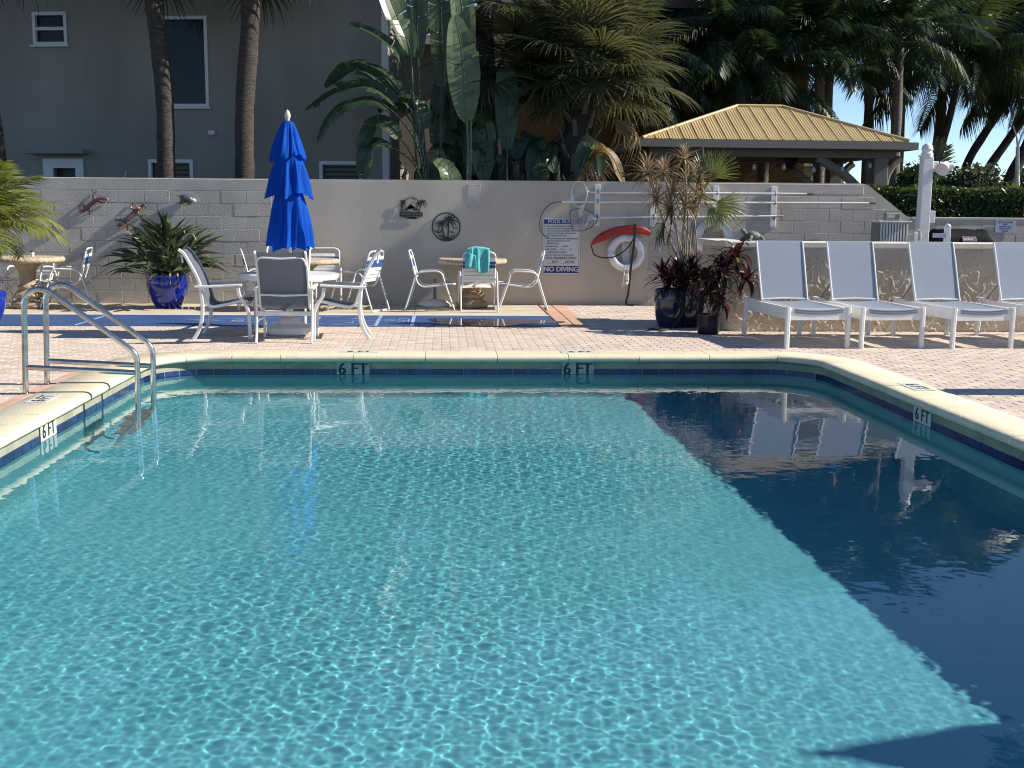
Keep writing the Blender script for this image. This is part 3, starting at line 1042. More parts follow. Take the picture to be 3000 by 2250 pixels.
# ================================================================== STRAP CHAIRS (front is local +Y)
def make_strap_chair():
    t = thing('strap_chair', '', 'chair', group='white and blue strap chairs by the wall')
    WX = 0.245
    r_ = 0.0125
    side = [(0.36, 0.0), (0.30, 0.16), (0.20, 0.46), (0.175, 0.54), (0.125, 0.58), (0.05, 0.588), (-0.12, 0.578), (-0.20, 0.555), (-0.245, 0.49), (-0.31, 0.28), (-0.40, 0.0)]
    for s_ in (-1, 1):
        MB().tube(smooth_path([(s_ * (WX + 0.035), a, b + 0.0125) for a, b in side], 4), r_, 8).build('leg_frame', M['white_metal'], t, smooth=50)
    MB().tube([(-WX - 0.035, -0.40, 0.0125), (WX + 0.035, -0.40, 0.0125)], r_, 8).build('floor_bar', M['white_metal'], t, smooth=50)
    MB().tube([(-WX - 0.035, -0.232, 0.51), (WX + 0.035, -0.232, 0.51)], r_, 8).build('cross_bar', M['white_metal'], t, smooth=50)
    MB().tube([(-WX - 0.035, 0.205, 0.44), (-WX, 0.20, 0.40), (WX, 0.20, 0.40), (WX + 0.035, 0.205, 0.44)], r_, 8).build('cross_bar', M['white_metal'], t, smooth=50)
    # the loop that carries the straps
    pr = [(0.34, 0.405), (0.2, 0.395), (-0.05, 0.365), (-0.15, 0.372), (-0.205, 0.42), (-0.235, 0.50), (-0.30, 0.75), (-0.325, 0.845)]
    sp = smooth_path([(0, a, b) for a, b in pr], 5)
    left = [(-WX, p.y, p.z) for p in sp]
    right = [(WX, p.y, p.z) for p in sp][::-1]
    top = [(-WX + 0.02, -0.338, 0.885), (-WX + 0.075, -0.345, 0.905), (WX - 0.075, -0.345, 0.905), (WX - 0.02, -0.338, 0.885)]
    bot = [(WX - 0.03, 0.365, 0.405), (-WX + 0.03, 0.365, 0.405)]
    MB().tube(left + top + right + bot, r_, 8, True).build('seat_loop', M['white_metal'], t, smooth=50)
    # straps along the loop
    d = [0.0]
    for a, b in zip(sp[:-1], sp[1:]):
        d.append(d[-1] + (b - a).length)
    tot = d[-1]

    def at(s_):
        for i in range(len(d) - 1):
            if d[i + 1] >= s_:
                f = (s_ - d[i]) / max(1e-6, d[i + 1] - d[i])
                return sp[i].lerp(sp[i + 1], f), (sp[i + 1] - sp[i]).normalized()
        return sp[-1], (sp[-1] - sp[-2]).normalized()
    pos = [0.03 + 0.057 * i for i in range(8)] + [tot - 0.045 - 0.057 * i for i in range(7)][::-1]
    for i, q in enumerate(pos):
        c, dr = at(q)
        blue = i in (0, 1) or i in (len(pos) - 2, len(pos) - 3)
        nrm = Vector((1, 0, 0)).cross(dr)
        hw = 0.024
        mb = MB()
        path = [(-WX - 0.014, c.y, c.z), (-WX, c.y + nrm.y * 0.014, c.z + nrm.z * 0.014), (-WX * 0.5, c.y + nrm.y * 0.006, c.z + nrm.z * 0.006), (0, c.y + nrm.y * 0.003, c.z + nrm.z * 0.003),
                (WX * 0.5, c.y + nrm.y * 0.006, c.z + nrm.z * 0.006), (WX, c.y + nrm.y * 0.014, c.z + nrm.z * 0.014), (WX + 0.014, c.y, c.z)]
        vv = []
        for p in path:
            p = Vector(p)
            for sg, o_ in ((-1, 0), (1, 0), (1, 0.003), (-1, 0.003)):
                vv.append(p + dr * (sg * hw) + nrm * o_)
        ff = []
        for k_ in range(len(path) - 1):
            for m_ in range(4):
                ff.append((k_ * 4 + m_, k_ * 4 + (m_ + 1) % 4, k_ * 4 + 4 + (m_ + 1) % 4, k_ * 4 + 4 + m_))
        mb.add(vv, ff).build('strap', M['strap_blue'] if blue else M['strap_white'], t)
    return t


sc1 = make_strap_chair()
sc1.location = (-5.72, 17.72, 0)
sc1.rotation_euler = (0, 0, R(97))
sc1['label'] = 'white and blue strap chair facing left towards the leftmost concrete table'
dup(sc1, (-6.95, 17.72, 0), R(-84), 'white strap chair cut off by the left picture edge, beside the concrete table')
dup(sc1, (-6.45, 18.22, 0), R(170), 'white strap chair behind the leftmost concrete table, half hidden by palm fronds')
dup(sc1, (-2.72, 17.6, 0), R(-78), 'white and blue strap chair between the big blue pot and the umbrella')
dup(sc1, (-1.86, 18.02, 0), R(183), 'white strap chair whose bare top loop shows right of the umbrella')
dup(sc1, (-1.28, 17.35, 0), R(66), 'white and blue strap chair just right of the umbrella, turned away left')
dup(sc1, (-0.14, 17.60, 0), R(-93), 'white and blue strap chair left of the towel chair, facing right')
towel_chair = dup(sc1, (0.565, 17.42, 0), R(2), 'white and blue strap chair with a teal towel over its back')
dup(sc1, (1.26, 17.68, 0), R(88), 'white and blue strap chair below the pool rules sign, facing left')

# towel folded over the back of the middle chair
def make_towel():
    tw = thing('towel', 'teal towel hanging folded over a strap chair back', 'towel', (0.0, 0.0, 0))
    cx, cy, zt = 0.54, 17.075, 0.945
    nu, nv = 26, 30
    vv, ff = [], []
    for j in range(nv):
        t = j / (nv - 1)
        if t < 0.42:       # front drop, towards the viewer
            z = zt - 0.30 * (1 - t / 0.42) - 0.01
            y = cy - 0.035 - 0.02 * (1 - t / 0.42)
        elif t < 0.58:
            a = (t - 0.42) / 0.16 * math.pi
            z = zt - 0.01 + 0.028 * math.sin(a)
            y = cy - 0.035 + 0.035 * (1 - math.cos(a))
        else:
            z = zt - 0.26 * (t - 0.58) / 0.42 - 0.01
            y = cy + 0.035 + 0.02 * (t - 0.58)
        for i in range(nu):
            u = i / (nu - 1)
            w = 0.165 + 0.006 * math.sin(6 * t)
            x = cx - w + 2 * w * u + 0.02 * math.sin(7 * u + 2 * t)
            fall = min(1, abs(t - 0.5) * 2.4)
            yy = y + fall * 0.022 * math.sin(u * 17 + 1.2 * math.sin(3 * t)) + 0.008 * fall * math.sin(u * 37 + 2)
            zz = z + (0.05 * math.sin(5.5 * u + 0.6) * (1 - t / 0.42) if t < 0.42 else 0) + (0.03 * math.sin(u * 3.1) if 0.3 < t < 0.7 else 0.0)
            vv.append((x, yy, zz))
    ff = [(j * nu + i, j * nu + i + 1, (j + 1) * nu + i + 1, (j + 1) * nu + i) for j in range(nv - 1) for i in range(nu - 1)]
    o = MB().add(vv, ff).build('cloth', M['towel'], tw, smooth=0)
    md = o.modifiers.new('thick', 'SOLIDIFY')
    md.thickness = 0.012
    # a second, shorter fold on the left
    vv2 = []
    for j in range(14):
        t = j / 13
        for i in range(12):
            u = i / 11
            vv2.append((cx - 0.19 + 0.17 * u + 0.012 * t, cy - 0.075 + 0.014 * math.sin(u * 9 + t * 2) - 0.012 * t, zt - 0.045 - 0.235 * t - 0.03 * u * (1 - t) + 0.012 * math.sin(u * 5)))
    ff2 = [(j * 12 + i, j * 12 + i + 1, (j + 1) * 12 + i + 1, (j + 1) * 12 + i) for j in range(13) for i in range(11)]
    o2 = MB().add(vv2, ff2).build('fold', M['towel'], tw, smooth=0)
    md = o2.modifiers.new('thick', 'SOLIDIFY')
    md.thickness = 0.012
    return tw


make_towel()

# ================================================================== CAST CONCRETE TABLES WITH ROPE EDGES
def rope_ring(mb, rad, z, r_, turns, n=160, m=10, amp=0.16):
    vv, ff = [], []
    for i in range(n):
        t = 2 * math.pi * i / n
        for j in range(m):
            p = 2 * math.pi * j / m
            rr = r_ * (1 + amp * math.cos(3 * (p + turns * t)))
            vv.append(((rad + rr * math.cos(p)) * math.cos(t), (rad + rr * math.cos(p)) * math.sin(t), z + rr * math.sin(p)))
    for i in range(n):
        k_ = (i + 1) % n
        for j in range(m):
            q = (j + 1) % m
            ff.append((i * m + j, k_ * m + j, k_ * m + q, i * m + q))
    mb.add(vv, ff)


def make_stone_table(kind):
    t = thing('concrete_table', '', 'table', group='round concrete tables with rope edges')
    MB().lathe([(0.0, 0.70), (0.49, 0.70), (0.505, 0.715), (0.505, 0.758), (0.49, 0.772), (0.0, 0.775)], 56).build('table_top', M['cast_stone'], t, smooth=30)
    mb = MB()
    rope_ring(mb, 0.505, 0.735, 0.041, 14)
    mb.build('rope_edge', M['cast_stone'], t, smooth=60)
    MB().lathe([(0.0, 0.0), (0.215, 0.0), (0.222, 0.05), (0.20, 0.11), (0.155, 0.15), (0.185, 0.18), (0.19, 0.215), (0.16, 0.25), (0.125, 0.28), (0.145, 0.31), (0.14, 0.335), (0.115, 0.36), (0.115, 0.46), (0.125, 0.55),
                (0.165, 0.63), (0.23, 0.68), (0.24, 0.699), (0.0, 0.699)], 36).build('pedestal', M['cast_brown'], t, smooth=45)
    mb = MB()
    rope_ring(mb, 0.17, 0.195, 0.035, 5, 96)
    rope_ring(mb, 0.205, 0.055, 0.05, 4, 96, amp=0.1)
    rope_ring(mb, 0.125, 0.325, 0.028, 4, 80)
    mb.build('rope_coil', M['cast_stone'] if kind else M['cast_brown'], t, smooth=60)
    return t


st = make_stone_table(0)
st.location = (-6.26, 17.55, 0)
st['label'] = 'leftmost concrete table, brown pedestal, a small cup on top'
st2 = dup(st, (-2.10, 17.42, 0), R(40), 'concrete rope-edge table half hidden behind the umbrella table')
st3 = dup(st, (0.49, 17.86, 0), R(15), 'concrete rope-edge table behind the chair with the towel')
# cup on the left table
cup = thing('cup', 'small white cup with a black lid on the leftmost concrete table', 'cup', (-6.17, 17.55, 0.776))
MB().lathe([(0.0, 0.0), (0.024, 0.0), (0.032, 0.07), (0.0, 0.07)], 16).build('body', M['ring_white'], cup, smooth=40)
MB().lathe([(0.0, 0.071), (0.034, 0.071), (0.034, 0.08), (0.026, 0.092), (0.0, 0.092)], 16).build('lid', M['black'], cup, smooth=40)
# leftover paving bricks leaning on the left table's pedestal
for i, (x, z, a) in enumerate(((-5.985, 0.30, 22), (-5.80, 0.375, 22))):
    pass
# spare umbrella base by the wall
ub = thing('umbrella_base', 'empty white domed umbrella base with a short grey tube by the wall', 'umbrella base', (-0.10, 18.12, 0))
MB().lathe([(0.0, 0.0), (0.235, 0.0), (0.25, 0.02), (0.24, 0.05), (0.18, 0.09), (0.08, 0.115), (0.0, 0.12)], 36).build('dome', M['white_metal'], ub, smooth=40)
MB().lathe([(0.0, 0.11), (0.03, 0.11), (0.026, 0.16), (0.026, 0.44), (0.0, 0.44)], 14).build('tube', M['grey_plastic'], ub, smooth=40)

# ================================================================== SUN LOUNGERS (foot end is local -Y, towards the pool)
def make_lounger():
    t = thing('sun_lounger', '', 'sun lounger', group='white sun loungers in a row')
    W = 0.365
    y0, y1 = -0.72, 0.72
    for s_ in (-1, 1):
        # side rail rises a little to the back
        MB().bar((s_ * (W - 0.02), y0 + 0.03, 0.40), (s_ * (W - 0.02), y1, 0.395), 0.032, 0.135).build('side_rail', M['white_metal'], t)
        for y, yy in ((y0, y0 + 0.0), (y1 - 0.05, y1 - 0.02)):
            MB().flat([(s_ * (W + 0.0), yy, 0.0), (s_ * W, y, 0.25), (s_ * (W - 0.004), y, 0.475)], 0.052, 0.056, (0, 1, 0)).build('leg', M['white_metal'], t, smooth=35)
        MB().flat([(s_ * (W - 0.008), y1 - 0.28, 0.472), (s_ * (W - 0.008), y1 + 0.02, 0.482)], 0.05, 0.016, (0, 0, 1)).build('arm_cap', M['white_metal'], t, smooth=35)
    MB().box(-W + 0.03, W - 0.03, y0 - 0.012, y0 + 0.012, 0.325, 0.455).build('foot_rail', M['white_metal'], t)
    MB().box(-W + 0.03, W - 0.03, y1 - 0.06, y1 - 0.035, 0.335, 0.43).build('head_rail', M['white_metal'], t)

    def sheet(name, path, half, sag):
        vv, nn = [], 8
        for q in path:
            for i in range(nn + 1):
                u = -1 + 2 * i / nn
                vv.append((u * half, q.y, q.z - sag * (1 - u * u)))
        ff = [(j * (nn + 1) + i, j * (nn + 1) + i + 1, (j + 1) * (nn + 1) + i + 1, (j + 1) * (nn + 1) + i) for j in range(len(path) - 1) for i in range(nn)]
        return MB().add(vv, ff).build(name, M['sling_blue'], t, smooth=0)
    sp = smooth_path([(0, y0 - 0.018, 0.405), (0, y0 - 0.02, 0.44), (0, y0 + 0.02, 0.462), (0, -0.3, 0.462), (0, 0.1, 0.468), (0, 0.34, 0.475)], 4)
    sheet('seat_sling', sp, W - 0.075, 0.018)
    bp = smooth_path([(0, 0.33, 0.50), (0, 0.40, 0.70), (0, 0.485, 0.95), (0, 0.565, 1.165), (0, 0.58, 1.185), (0, 0.595, 1.165)], 4)
    sheet('back_sling', bp, 0.288, 0.0)
    for s_ in (-1, 1):
        MB().flat([(s_ * 0.293, 0.31, 0.46), (s_ * 0.295, 0.40, 0.70), (s_ * 0.297, 0.485, 0.95), (s_ * 0.297, 0.575, 1.18)], 0.018, 0.03, (0, 1, 0)).build('back_rail', M['white_metal'], t, smooth=35)
        MB().flat([(s_ * (W - 0.08), y0, 0.45), (s_ * (W - 0.08), 0.33, 0.458)], 0.02, 0.03, (0, 0, 1)).build('seat_rail', M['white_metal'], t, smooth=35)
        MB().tube([(s_ * 0.305, 0.40, 0.66), (s_ * 0.325, 0.62, 0.46)], 0.009, 6).build('back_stay', M['grey_plastic'], t)
    MB().flat([(-0.29, 0.325, 0.485), (0, 0.32, 0.495), (0.29, 0.325, 0.485)], 0.02, 0.02, (0, 0, 1)).build('hinge_bar', M['white_metal'], t, smooth=35)
    MB().tube([(-0.29, 0.535, 0.99), (0.29, 0.535, 0.99)], 0.01, 8).build('back_bar', M['white_metal'], t, smooth=50)
    return t


lg = make_lounger()
lg.location = (4.245, 13.31, 0)
lg.rotation_euler = (0, 0, R(4.5))
lg['label'] = 'sun lounger nearest the potted plants, leftmost of the row'
dup(lg, (5.13, 13.32, 0), R(3.6), 'second sun lounger from the potted plants')
dup(lg, (6.17, 13.29, 0), R(5.0), 'third sun lounger from the potted plants, before the lamp post')
dup(lg, (7.28, 13.33, 0), R(4.0), 'sun lounger cut off by the right picture edge')
# box added on the right deck, out of the picture, to throw a shadow towards the coping
shbox = thing('shade_box', 'unseen grey box added right of the pool to cast a shadow on the deck', 'shade box', (6.25, 9.36, 0))
MB().rbox(-0.2, 0.2, -0.17, 0.17, 0.0, 1.1, 0.02).build('body', M['grey_plastic'], shbox)
MB().rbox(-0.2, 0.22, -0.19, 0.10, 1.101, 1.17, 0.02).build('lid', M['grey_plastic'], shbox)

# ================================================================== THINGS ON THE WALL
FY = WY - 0.004      # just in front of the wall face


def lizard(label, pts, rad, tail, cat='ornament', orange=False):
    """pts: body centre line on the wall, head first"""
    t = thing('lizard_ornament', label, cat, (0, 0, 0), group='lizard ornaments on the wall')
    path = smooth_path([(a, FY - 0.045 - 0.02 * math.sin(i), b) for i, (a, b) in enumerate(pts)], 5)
    n_ = len(path)
    sc_ = []
    for i in range(n_):
        f = i / (n_ - 1)
        k_ = [(0, 0.25), (0.06, 0.8), (0.13, 0.9), (0.18, 0.65), (0.3, 1.0), (0.45, 1.0), (0.55, 0.7), (0.65, 0.5), (0.85, 0.38), (1, 0.12)]
        for (f0, v0), (f1, v1) in zip(k_[:-1], k_[1:]):
            if f0 <= f <= f1:
                sc_.append(rad * (v0 + (v1 - v0) * (f - f0) / (f1 - f0)))
                break
    body = MB().tube(path, sc_, 10)
    o = body.build('body', M['purple'], t, smooth=60)
    for f, sg in ((0.24, 1), (0.26, -1), (0.50, 1), (0.52, -1)):
        p = path[int(f * (n_ - 1))]
        d = (path[int(f * (n_ - 1)) + 1] - path[int(f * (n_ - 1)) - 1]).normalized()
        s_ = Vector((-d.z, 0, d.x)) * sg
        k_ = p + s_ * (rad * 2.2) - d * (rad * 1.0)
        e = k_ + s_ * (rad * 0.6) + d * (rad * -1.6 if f < 0.4 else rad * 1.6)
        k_.y, e.y = FY - 0.035, FY - 0.012
        mb = MB().tube([p, k_, e], [rad * 0.5, rad * 0.38, rad * 0.3], 7)
        for q in (-0.5, 0, 0.5):
            v = (s_ * 0.5 + d * q).normalized() * rad * 1.0
            mb.tube([e, (e.x + v.x, FY - 0.008, e.z + v.z)], [rad * 0.2, rad * 0.1], 5)
        mb.build('leg', M['purple'], t, smooth=60)
    for sg in (-1, 1):
        MB().ell((path[3].x + 0.008 * sg, path[3].y - rad * 0.6, path[3].z + 0.01 * sg), (rad * 0.3,) * 3, 8, 6).build('eye', M['black'], t, smooth=0)
    if orange:
        MB().ell((-4.785, FY - 0.06, 1.515), (0.045, 0.03, 0.03), 10, 7).build('orange_patch', M['orange'], t, smooth=0)
    return t


lizard('purple lizard ornament with a looped tail, the higher of two on the block wall',
       [(-5.235, 1.645), (-5.31, 1.66), (-5.40, 1.655), (-5.48, 1.60), (-5.55, 1.55), (-5.61, 1.49), (-5.665, 1.455), (-5.70, 1.475), (-5.69, 1.53), (-5.63, 1.575), (-5.595, 1.59)], 0.034, 0)
lizard('purple and orange lizard ornament clinging above the potted bush', [(-5.13, 1.235), (-5.06, 1.26), (-5.0, 1.30), (-4.92, 1.375), (-4.85, 1.45), (-4.79, 1.50), (-4.735, 1.545), (-4.70, 1.575), (-4.665, 1.545), (-4.68, 1.50)], 0.038, 0, orange=True)
# the small sea-turtle ornament
ft = thing('turtle_ornament', 'small dark slate turtle ornament high on the block wall', 'ornament')
MB().ell((-4.03, FY - 0.055, 1.665), (0.105, 0.055, 0.068), 18, 12, Matrix.Rotation(R(12), 3, 'Y')).build('shell', M['slate'], ft, smooth=0)
MB().ell((-3.92, FY - 0.05, 1.645), (0.042, 0.03, 0.03), 12, 8, Matrix.Rotation(R(15), 3, 'Y')).build('head', M['ring_white'], ft, smooth=0)
for p in (((-4.0, 1.63), (-3.99, 1.585), (-4.03, 1.575)), ((-4.10, 1.64), (-4.14, 1.60), (-4.15, 1.615)), ((-4.09, 1.70), (-4.13, 1.715), (-4.15, 1.70))):
    MB().tube([(a, FY - 0.035, b) for a, b in p], [0.022, 0.016, 0.006], 8).build('flipper', M['slate'], ft, smooth=60)

# cut-out metal signs
def palm_cut(mb, base, top, w0, w1, R_, nfr, y, seed, t=0.004):
    rr = random.Random(seed)
    b, e = Vector((base[0], 0, base[1])), Vector((top[0], 0, top[1]))
    mid = (b + e) / 2 + Vector(((b.z - e.z) * 0.06, 0, 0))
    P = [b, mid, e]
    L_, Rr = [], []
    for i in range(9):
        f = i / 8
        p = P[0] * (1 - f) ** 2 + P[1] * 2 * f * (1 - f) + P[2] * f * f
        w = w0 + (w1 - w0) * f
        L_.append((p.x - w, p.z))
        Rr.append((p.x + w, p.z))
    mb.prism(L_ + Rr[::-1], (0, y, 0), (1, 0, 0), (0, 0, 1), t)
    for i in range(nfr):
        a = R(-205 + 230 * (i + 0.5) / nfr * 1.0 + 180 + rr.uniform(-6, 6)) if False else R(-62 + 304 * i / (nfr - 1) + rr.uniform(-5, 5))
        ln = R_ * rr.uniform(0.85, 1.1)
        up, dn = [], []
        for j in range(7):
            f = j / 6
            x = e.x + ln * f * math.cos(a)
            z = e.z + ln * f * math.sin(a) * 0.9 - ln * 0.42 * f * f
            w = R_ * 0.16 * math.sin(math.pi * min(1, f * 0.93 + 0.07)) ** 0.8
            up.append((x - math.sin(a) * w * 0.5, z + math.cos(a) * w * 0.5))
            dn.append((x + math.sin(a) * w * 0.5, z - math.cos(a) * w * 0.5))
        mb.prism(up + dn[::-1], (0, y - 0.0004 * (i + 1), 0), (1, 0, 0), (0, 0, 1), t)


def stroke(mb, pts, w, y, t=0.004, taper=True):
    up, dn = [], []
    n_ = len(pts)
    for i, (a, b) in enumerate(pts):
        p0, p1 = pts[max(0, i - 1)], pts[min(n_ - 1, i + 1)]
        d = Vector((p1[0] - p0[0], p1[1] - p0[1])).normalized()
        k_ = w / 2 * (1 if not taper else max(0.15, math.sin(math.pi * (i + 0.5) / n_) ** 0.5))
        up.append((a - d.y * k_, b + d.x * k_))
        dn.append((a + d.y * k_, b - d.x * k_))
    mb.prism(dn + up[::-1], (0, y, 0), (1, 0, 0), (0, 0, 1), t)


s1 = thing('metal_palm_sign', 'black cut-out metal sign with palms, mountains and a lettered banner', 'sign')
mb = MB()
yb = FY - 0.008
stroke(mb, arc(-0.475, 1.575, 0.145, 168, 12, 16), 0.012, yb, taper=False)
palm_cut(mb, (-0.645, 1.49), (-0.615, 1.655), 0.006, 0.004, 0.075, 9, yb - 0.001, 1)
palm_cut(mb, (-0.62, 1.49), (-0.61, 1.655), 0.005, 0.004, 0.05, 5, yb - 0.006, 2)
palm_cut(mb, (-0.36, 1.48), (-0.30, 1.655), 0.009, 0.005, 0.09, 9, yb - 0.001, 3)
palm_cut(mb, (-0.385, 1.48), (-0.365, 1.63), 0.006, 0.004, 0.075, 8, yb - 0.006, 4)
for rdg in ([(-0.63, 1.495), (-0.60, 1.515), (-0.575, 1.53), (-0.54, 1.555), (-0.50, 1.60), (-0.485, 1.608), (-0.45, 1.575), (-0.42, 1.56), (-0.39, 1.54), (-0.35, 1.50)], [(-0.50, 1.60), (-0.515, 1.565), (-0.49, 1.575)],
            [(-0.575, 1.53), (-0.555, 1.515), (-0.54, 1.512)], [(-0.43, 1.56), (-0.445, 1.535), (-0.42, 1.53), (-0.435, 1.512)], [(-0.40, 1.545), (-0.41, 1.52), (-0.37, 1.53)]):
    stroke(mb, [(p.x, p.z) for p in smooth_path([(a, 0, b) for a, b in rdg], 3)], 0.018, yb - 0.0005)
for (bx, bz) in ((-0.44, 1.69), (-0.46, 1.645)):
    stroke(mb, [(bx - 0.035, bz + 0.008), (bx - 0.012, bz + 0.004), (bx, bz - 0.006), (bx + 0.015, bz + 0.002), (bx + 0.04, bz + 0.006)], 0.008, yb)
for (a, b, z) in ((-0.62, -0.40, 1.405), (-0.56, -0.36, 1.388), (-0.50, -0.33, 1.398)):
    stroke(mb, [(a + (b - a) * i / 8, z + 0.004 * math.sin(i)) for i in range(9)], 0.014, yb)
mb.build('cut_out', M['black'], s1)
MB().rbox(-0.665, -0.295, yb - 0.012, yb - 0.0045, 1.418, 1.488, 0.002).build('banner', M['black'], s1)
lettering('lettering', 'PARADISE LOUNGE', 0.042, M['grey_plastic'], s1, (-0.48, yb - 0.0128, 1.453), sx=0.92, ext=0.0005)

s2 = thing('round_palm_sign', 'round black cut-out metal sign with two palms and a hammock', 'sign')
mb = MB()
cx, cz = 0.082, 1.256
ring_o = [(cx + 0.232 * math.cos(t), cz + 0.232 * math.sin(t)) for t in np.linspace(0, 2 * math.pi, 56, endpoint=False)]
vv = []
for t in np.linspace(0, 2 * math.pi, 56, endpoint=False):
    for r_, y in ((0.232, yb), (0.232, yb - 0.005), (0.214, yb - 0.005), (0.214, yb)):
        vv.append((cx + r_ * math.cos(t), y, cz + r_ * math.sin(t)))
mb.add(vv, [(i * 4 + j, i * 4 + (j + 1) % 4, ((i + 1) % 56) * 4 + (j + 1) % 4, ((i + 1) % 56) * 4 + j) for i in range(56) for j in range(4)])
palm_cut(mb, (cx + 0.035, cz - 0.20), (cx + 0.055, cz + 0.125), 0.013, 0.009, 0.145, 10, yb - 0.0015, 6)
palm_cut(mb, (cx - 0.01, cz - 0.20), (cx - 0.085, cz + 0.06), 0.011, 0.007, 0.11, 9, yb - 0.007, 7)
mb.prism([(cx + a, cz + b) for a, b in ((-0.10, -0.195), (-0.03, -0.178), (0.0, -0.155), (0.03, -0.15), (0.06, -0.175), (0.13, -0.188), (0.07, -0.215), (0, -0.222), (-0.06, -0.215))], (0, yb - 0.002, 0), (1, 0, 0), (0, 0, 1), 0.004)
stroke(mb, [(cx - 0.19, cz - 0.055), (cx - 0.15, cz - 0.075), (cx - 0.11, cz - 0.088), (cx - 0.09, cz - 0.07), (cx - 0.06, cz - 0.045)], 0.02, yb - 0.002)
stroke(mb, [(cx + 0.065, cz - 0.07), (cx + 0.09, cz - 0.085), (cx + 0.11, cz - 0.06)], 0.014, yb - 0.002)
stroke(mb, [(cx + 0.145, cz - 0.005), (cx + 0.165, cz - 0.03), (cx + 0.19, cz - 0.01)], 0.014, yb - 0.002)
for k_, z in enumerate((-0.095, -0.13, -0.15, -0.165)):
    for (a, b) in ((-0.175 + 0.02 * k_, -0.03), (0.065, 0.18 - 0.02 * k_)):
        stroke(mb, [(cx + a + (b - a) * i / 6, cz + z + 0.004 * math.sin(2 * i)) for i in range(7)], 0.009, yb)
mb.build('cut_out', M['black'], s2)

# pool rules board
rb = thing('pool_rules_sign', 'white and blue POOL RULES board reading NO DIVING at its foot', 'sign')
rx0, rx1, rz0, rz1 = 1.655, 2.268, 0.505, 1.410
MB().rbox(rx0, rx1, FY - 0.010, FY, rz0, rz1, 0.003).build('board', M['sign_white'], rb)
yq = FY - 0.0105
MB().box(rx0 + 0.022, rx1 - 0.022, yq - 0.001, yq, rz1 - 0.092, rz1 - 0.018).build('blue_band', M['sign_blue'], rb)
MB().box(rx0 + 0.022, rx1 - 0.022, yq - 0.001, yq, rz0 + 0.018, rz0 + 0.135).build('blue_band', M['sign_blue'], rb)
for x in (rx0 + 0.018, rx1 - 0.022):
    MB().box(x, x + 0.004, yq - 0.0012, yq, rz0 + 0.018, rz1 - 0.018).build('border_line', M['sign_ink'], rb)
xm = (rx0 + rx1) / 2
lettering('lettering', 'POOL RULES', 0.083, M['sign_white'], rb, (xm, yq - 0.0018, rz1 - 0.054), sx=0.96, ext=0.0005, bold=0.0022)
lettering('lettering', 'NO DIVING', 0.112, M['sign_white'], rb, (xm, yq - 0.0018, rz0 + 0.078), sx=0.98, ext=0.0005, bold=0.004)
lines = ['1. NO FOOD OR BEVERAGES IN THE POOL', '    OR POOL WET DECK. COMMERCIALLY', '    BOTTLED WATER IN PLASTIC BOTTLES', '    ALLOWED ON THE POOL WET DECK FOR', '    POOL PATRON HYDRATION.',
         '2. NO GLASS OR ANIMALS IN THE FENCED POOL', '    AREA (OR 50 FEET (15.24 M)) FROM', '    UNFENCED POOL.', '3. BATHING LOAD: ____ PERSONS', '4. POOL HOURS: ____ A.M. TO ____ P.M.', '5. SHOWER BEFORE ENTERING.', '6. DO NOT SWALLOW THE POOL WATER.']
z = rz1 - 0.128
for i, s_ in enumerate(lines):
    lettering('lettering', s_, 0.031, M['sign_ink'], rb, (rx0 + 0.035, yq - 0.0012, z), sx=0.80, ext=0.0004, align='LEFT', bold=0.0008)
    z -= 0.0385 + (0.009 if i in (4, 7, 8, 9, 10) else 0)
lettering('lettering', 'POOL MAXIMUM DEPTH:', 0.062, M['sign_ink'], rb, (xm, yq - 0.0012, z - 0.010), sx=0.74, ext=0.0004, bold=0.0014)
lettering('lettering', '___FEET   ___INCHES', 0.062, M['sign_ink'], rb, (xm, yq - 0.0012, z - 0.075), sx=0.76, ext=0.0004, bold=0.0014)
for (a, b) in ((rx0 + 0.01, rz0 + 0.01), (rx1 - 0.01, rz0 + 0.01), (rx0 + 0.01, rz1 - 0.01), (rx1 - 0.01, rz1 - 0.01)):
    MB().ell((a, yq - 0.001, b), (0.006, 0.004, 0.006), 8, 5).build('screw', M['net_dark'], rb)

# white board brackets with hooks for the pool poles
for i, (x, lab) in enumerate(((2.535, 'white wooden pole bracket next to the skimmer nets'), (3.455, 'white pole bracket behind the left edge of the dry plant'), (4.485, 'white pole bracket just right of the dry plant'),
                              (5.45, 'white pole bracket farthest right on the wall'))):
    b = thing('pole_bracket', lab, 'bracket', (0, 0, 0), group='white pole brackets')
    MB().rbox(x - 0.046, x + 0.046, WY - 0.03, WY - 0.0035, 1.285, 1.955, 0.004).build('board', M['white_metal'], b)
    for z in (1.835, 1.685, 1.435):
        MB().tube([(x, WY - 0.03, z + 0.05), (x, WY - 0.055, z + 0.01), (x, WY - 0.08, z - 0.03), (x, WY - 0.115, z - 0.02), (x, WY - 0.12, z + 0.035)], 0.006, 6).build('hook', M['net_dark'], b, smooth=50)
for i, (x0, x1, z0, z1, lab) in enumerate(((2.43, 5.98, 1.828, 1.840, 'top white pool pole resting on the wall brackets'), (1.95, 7.03, 1.672, 1.700, 'longest white pool pole, middle one on the brackets'), (2.57, 5.50, 1.425, 1.475, 'lowest white pool pole, ending at the right bracket'))):
    p = thing('pool_pole', lab, 'pole', (0, 0, 0), group='pool poles on the wall')
    dz = (z1 - z0) / (x1 - x0)
    MB().tube([(x0, WY - 0.085, z0), (x1, WY - 0.085, z1)], 0.0155, 10).build('tube', M['white_metal'], p, smooth=50)
    MB().tube([(x1 - 0.001, WY - 0.085, z1), (x1 + 0.10, WY - 0.085, z1 + dz * 0.1)], 0.019, 10).build('grip', M['net_dark'] if i < 2 else M['cast_stone'], p, smooth=50)
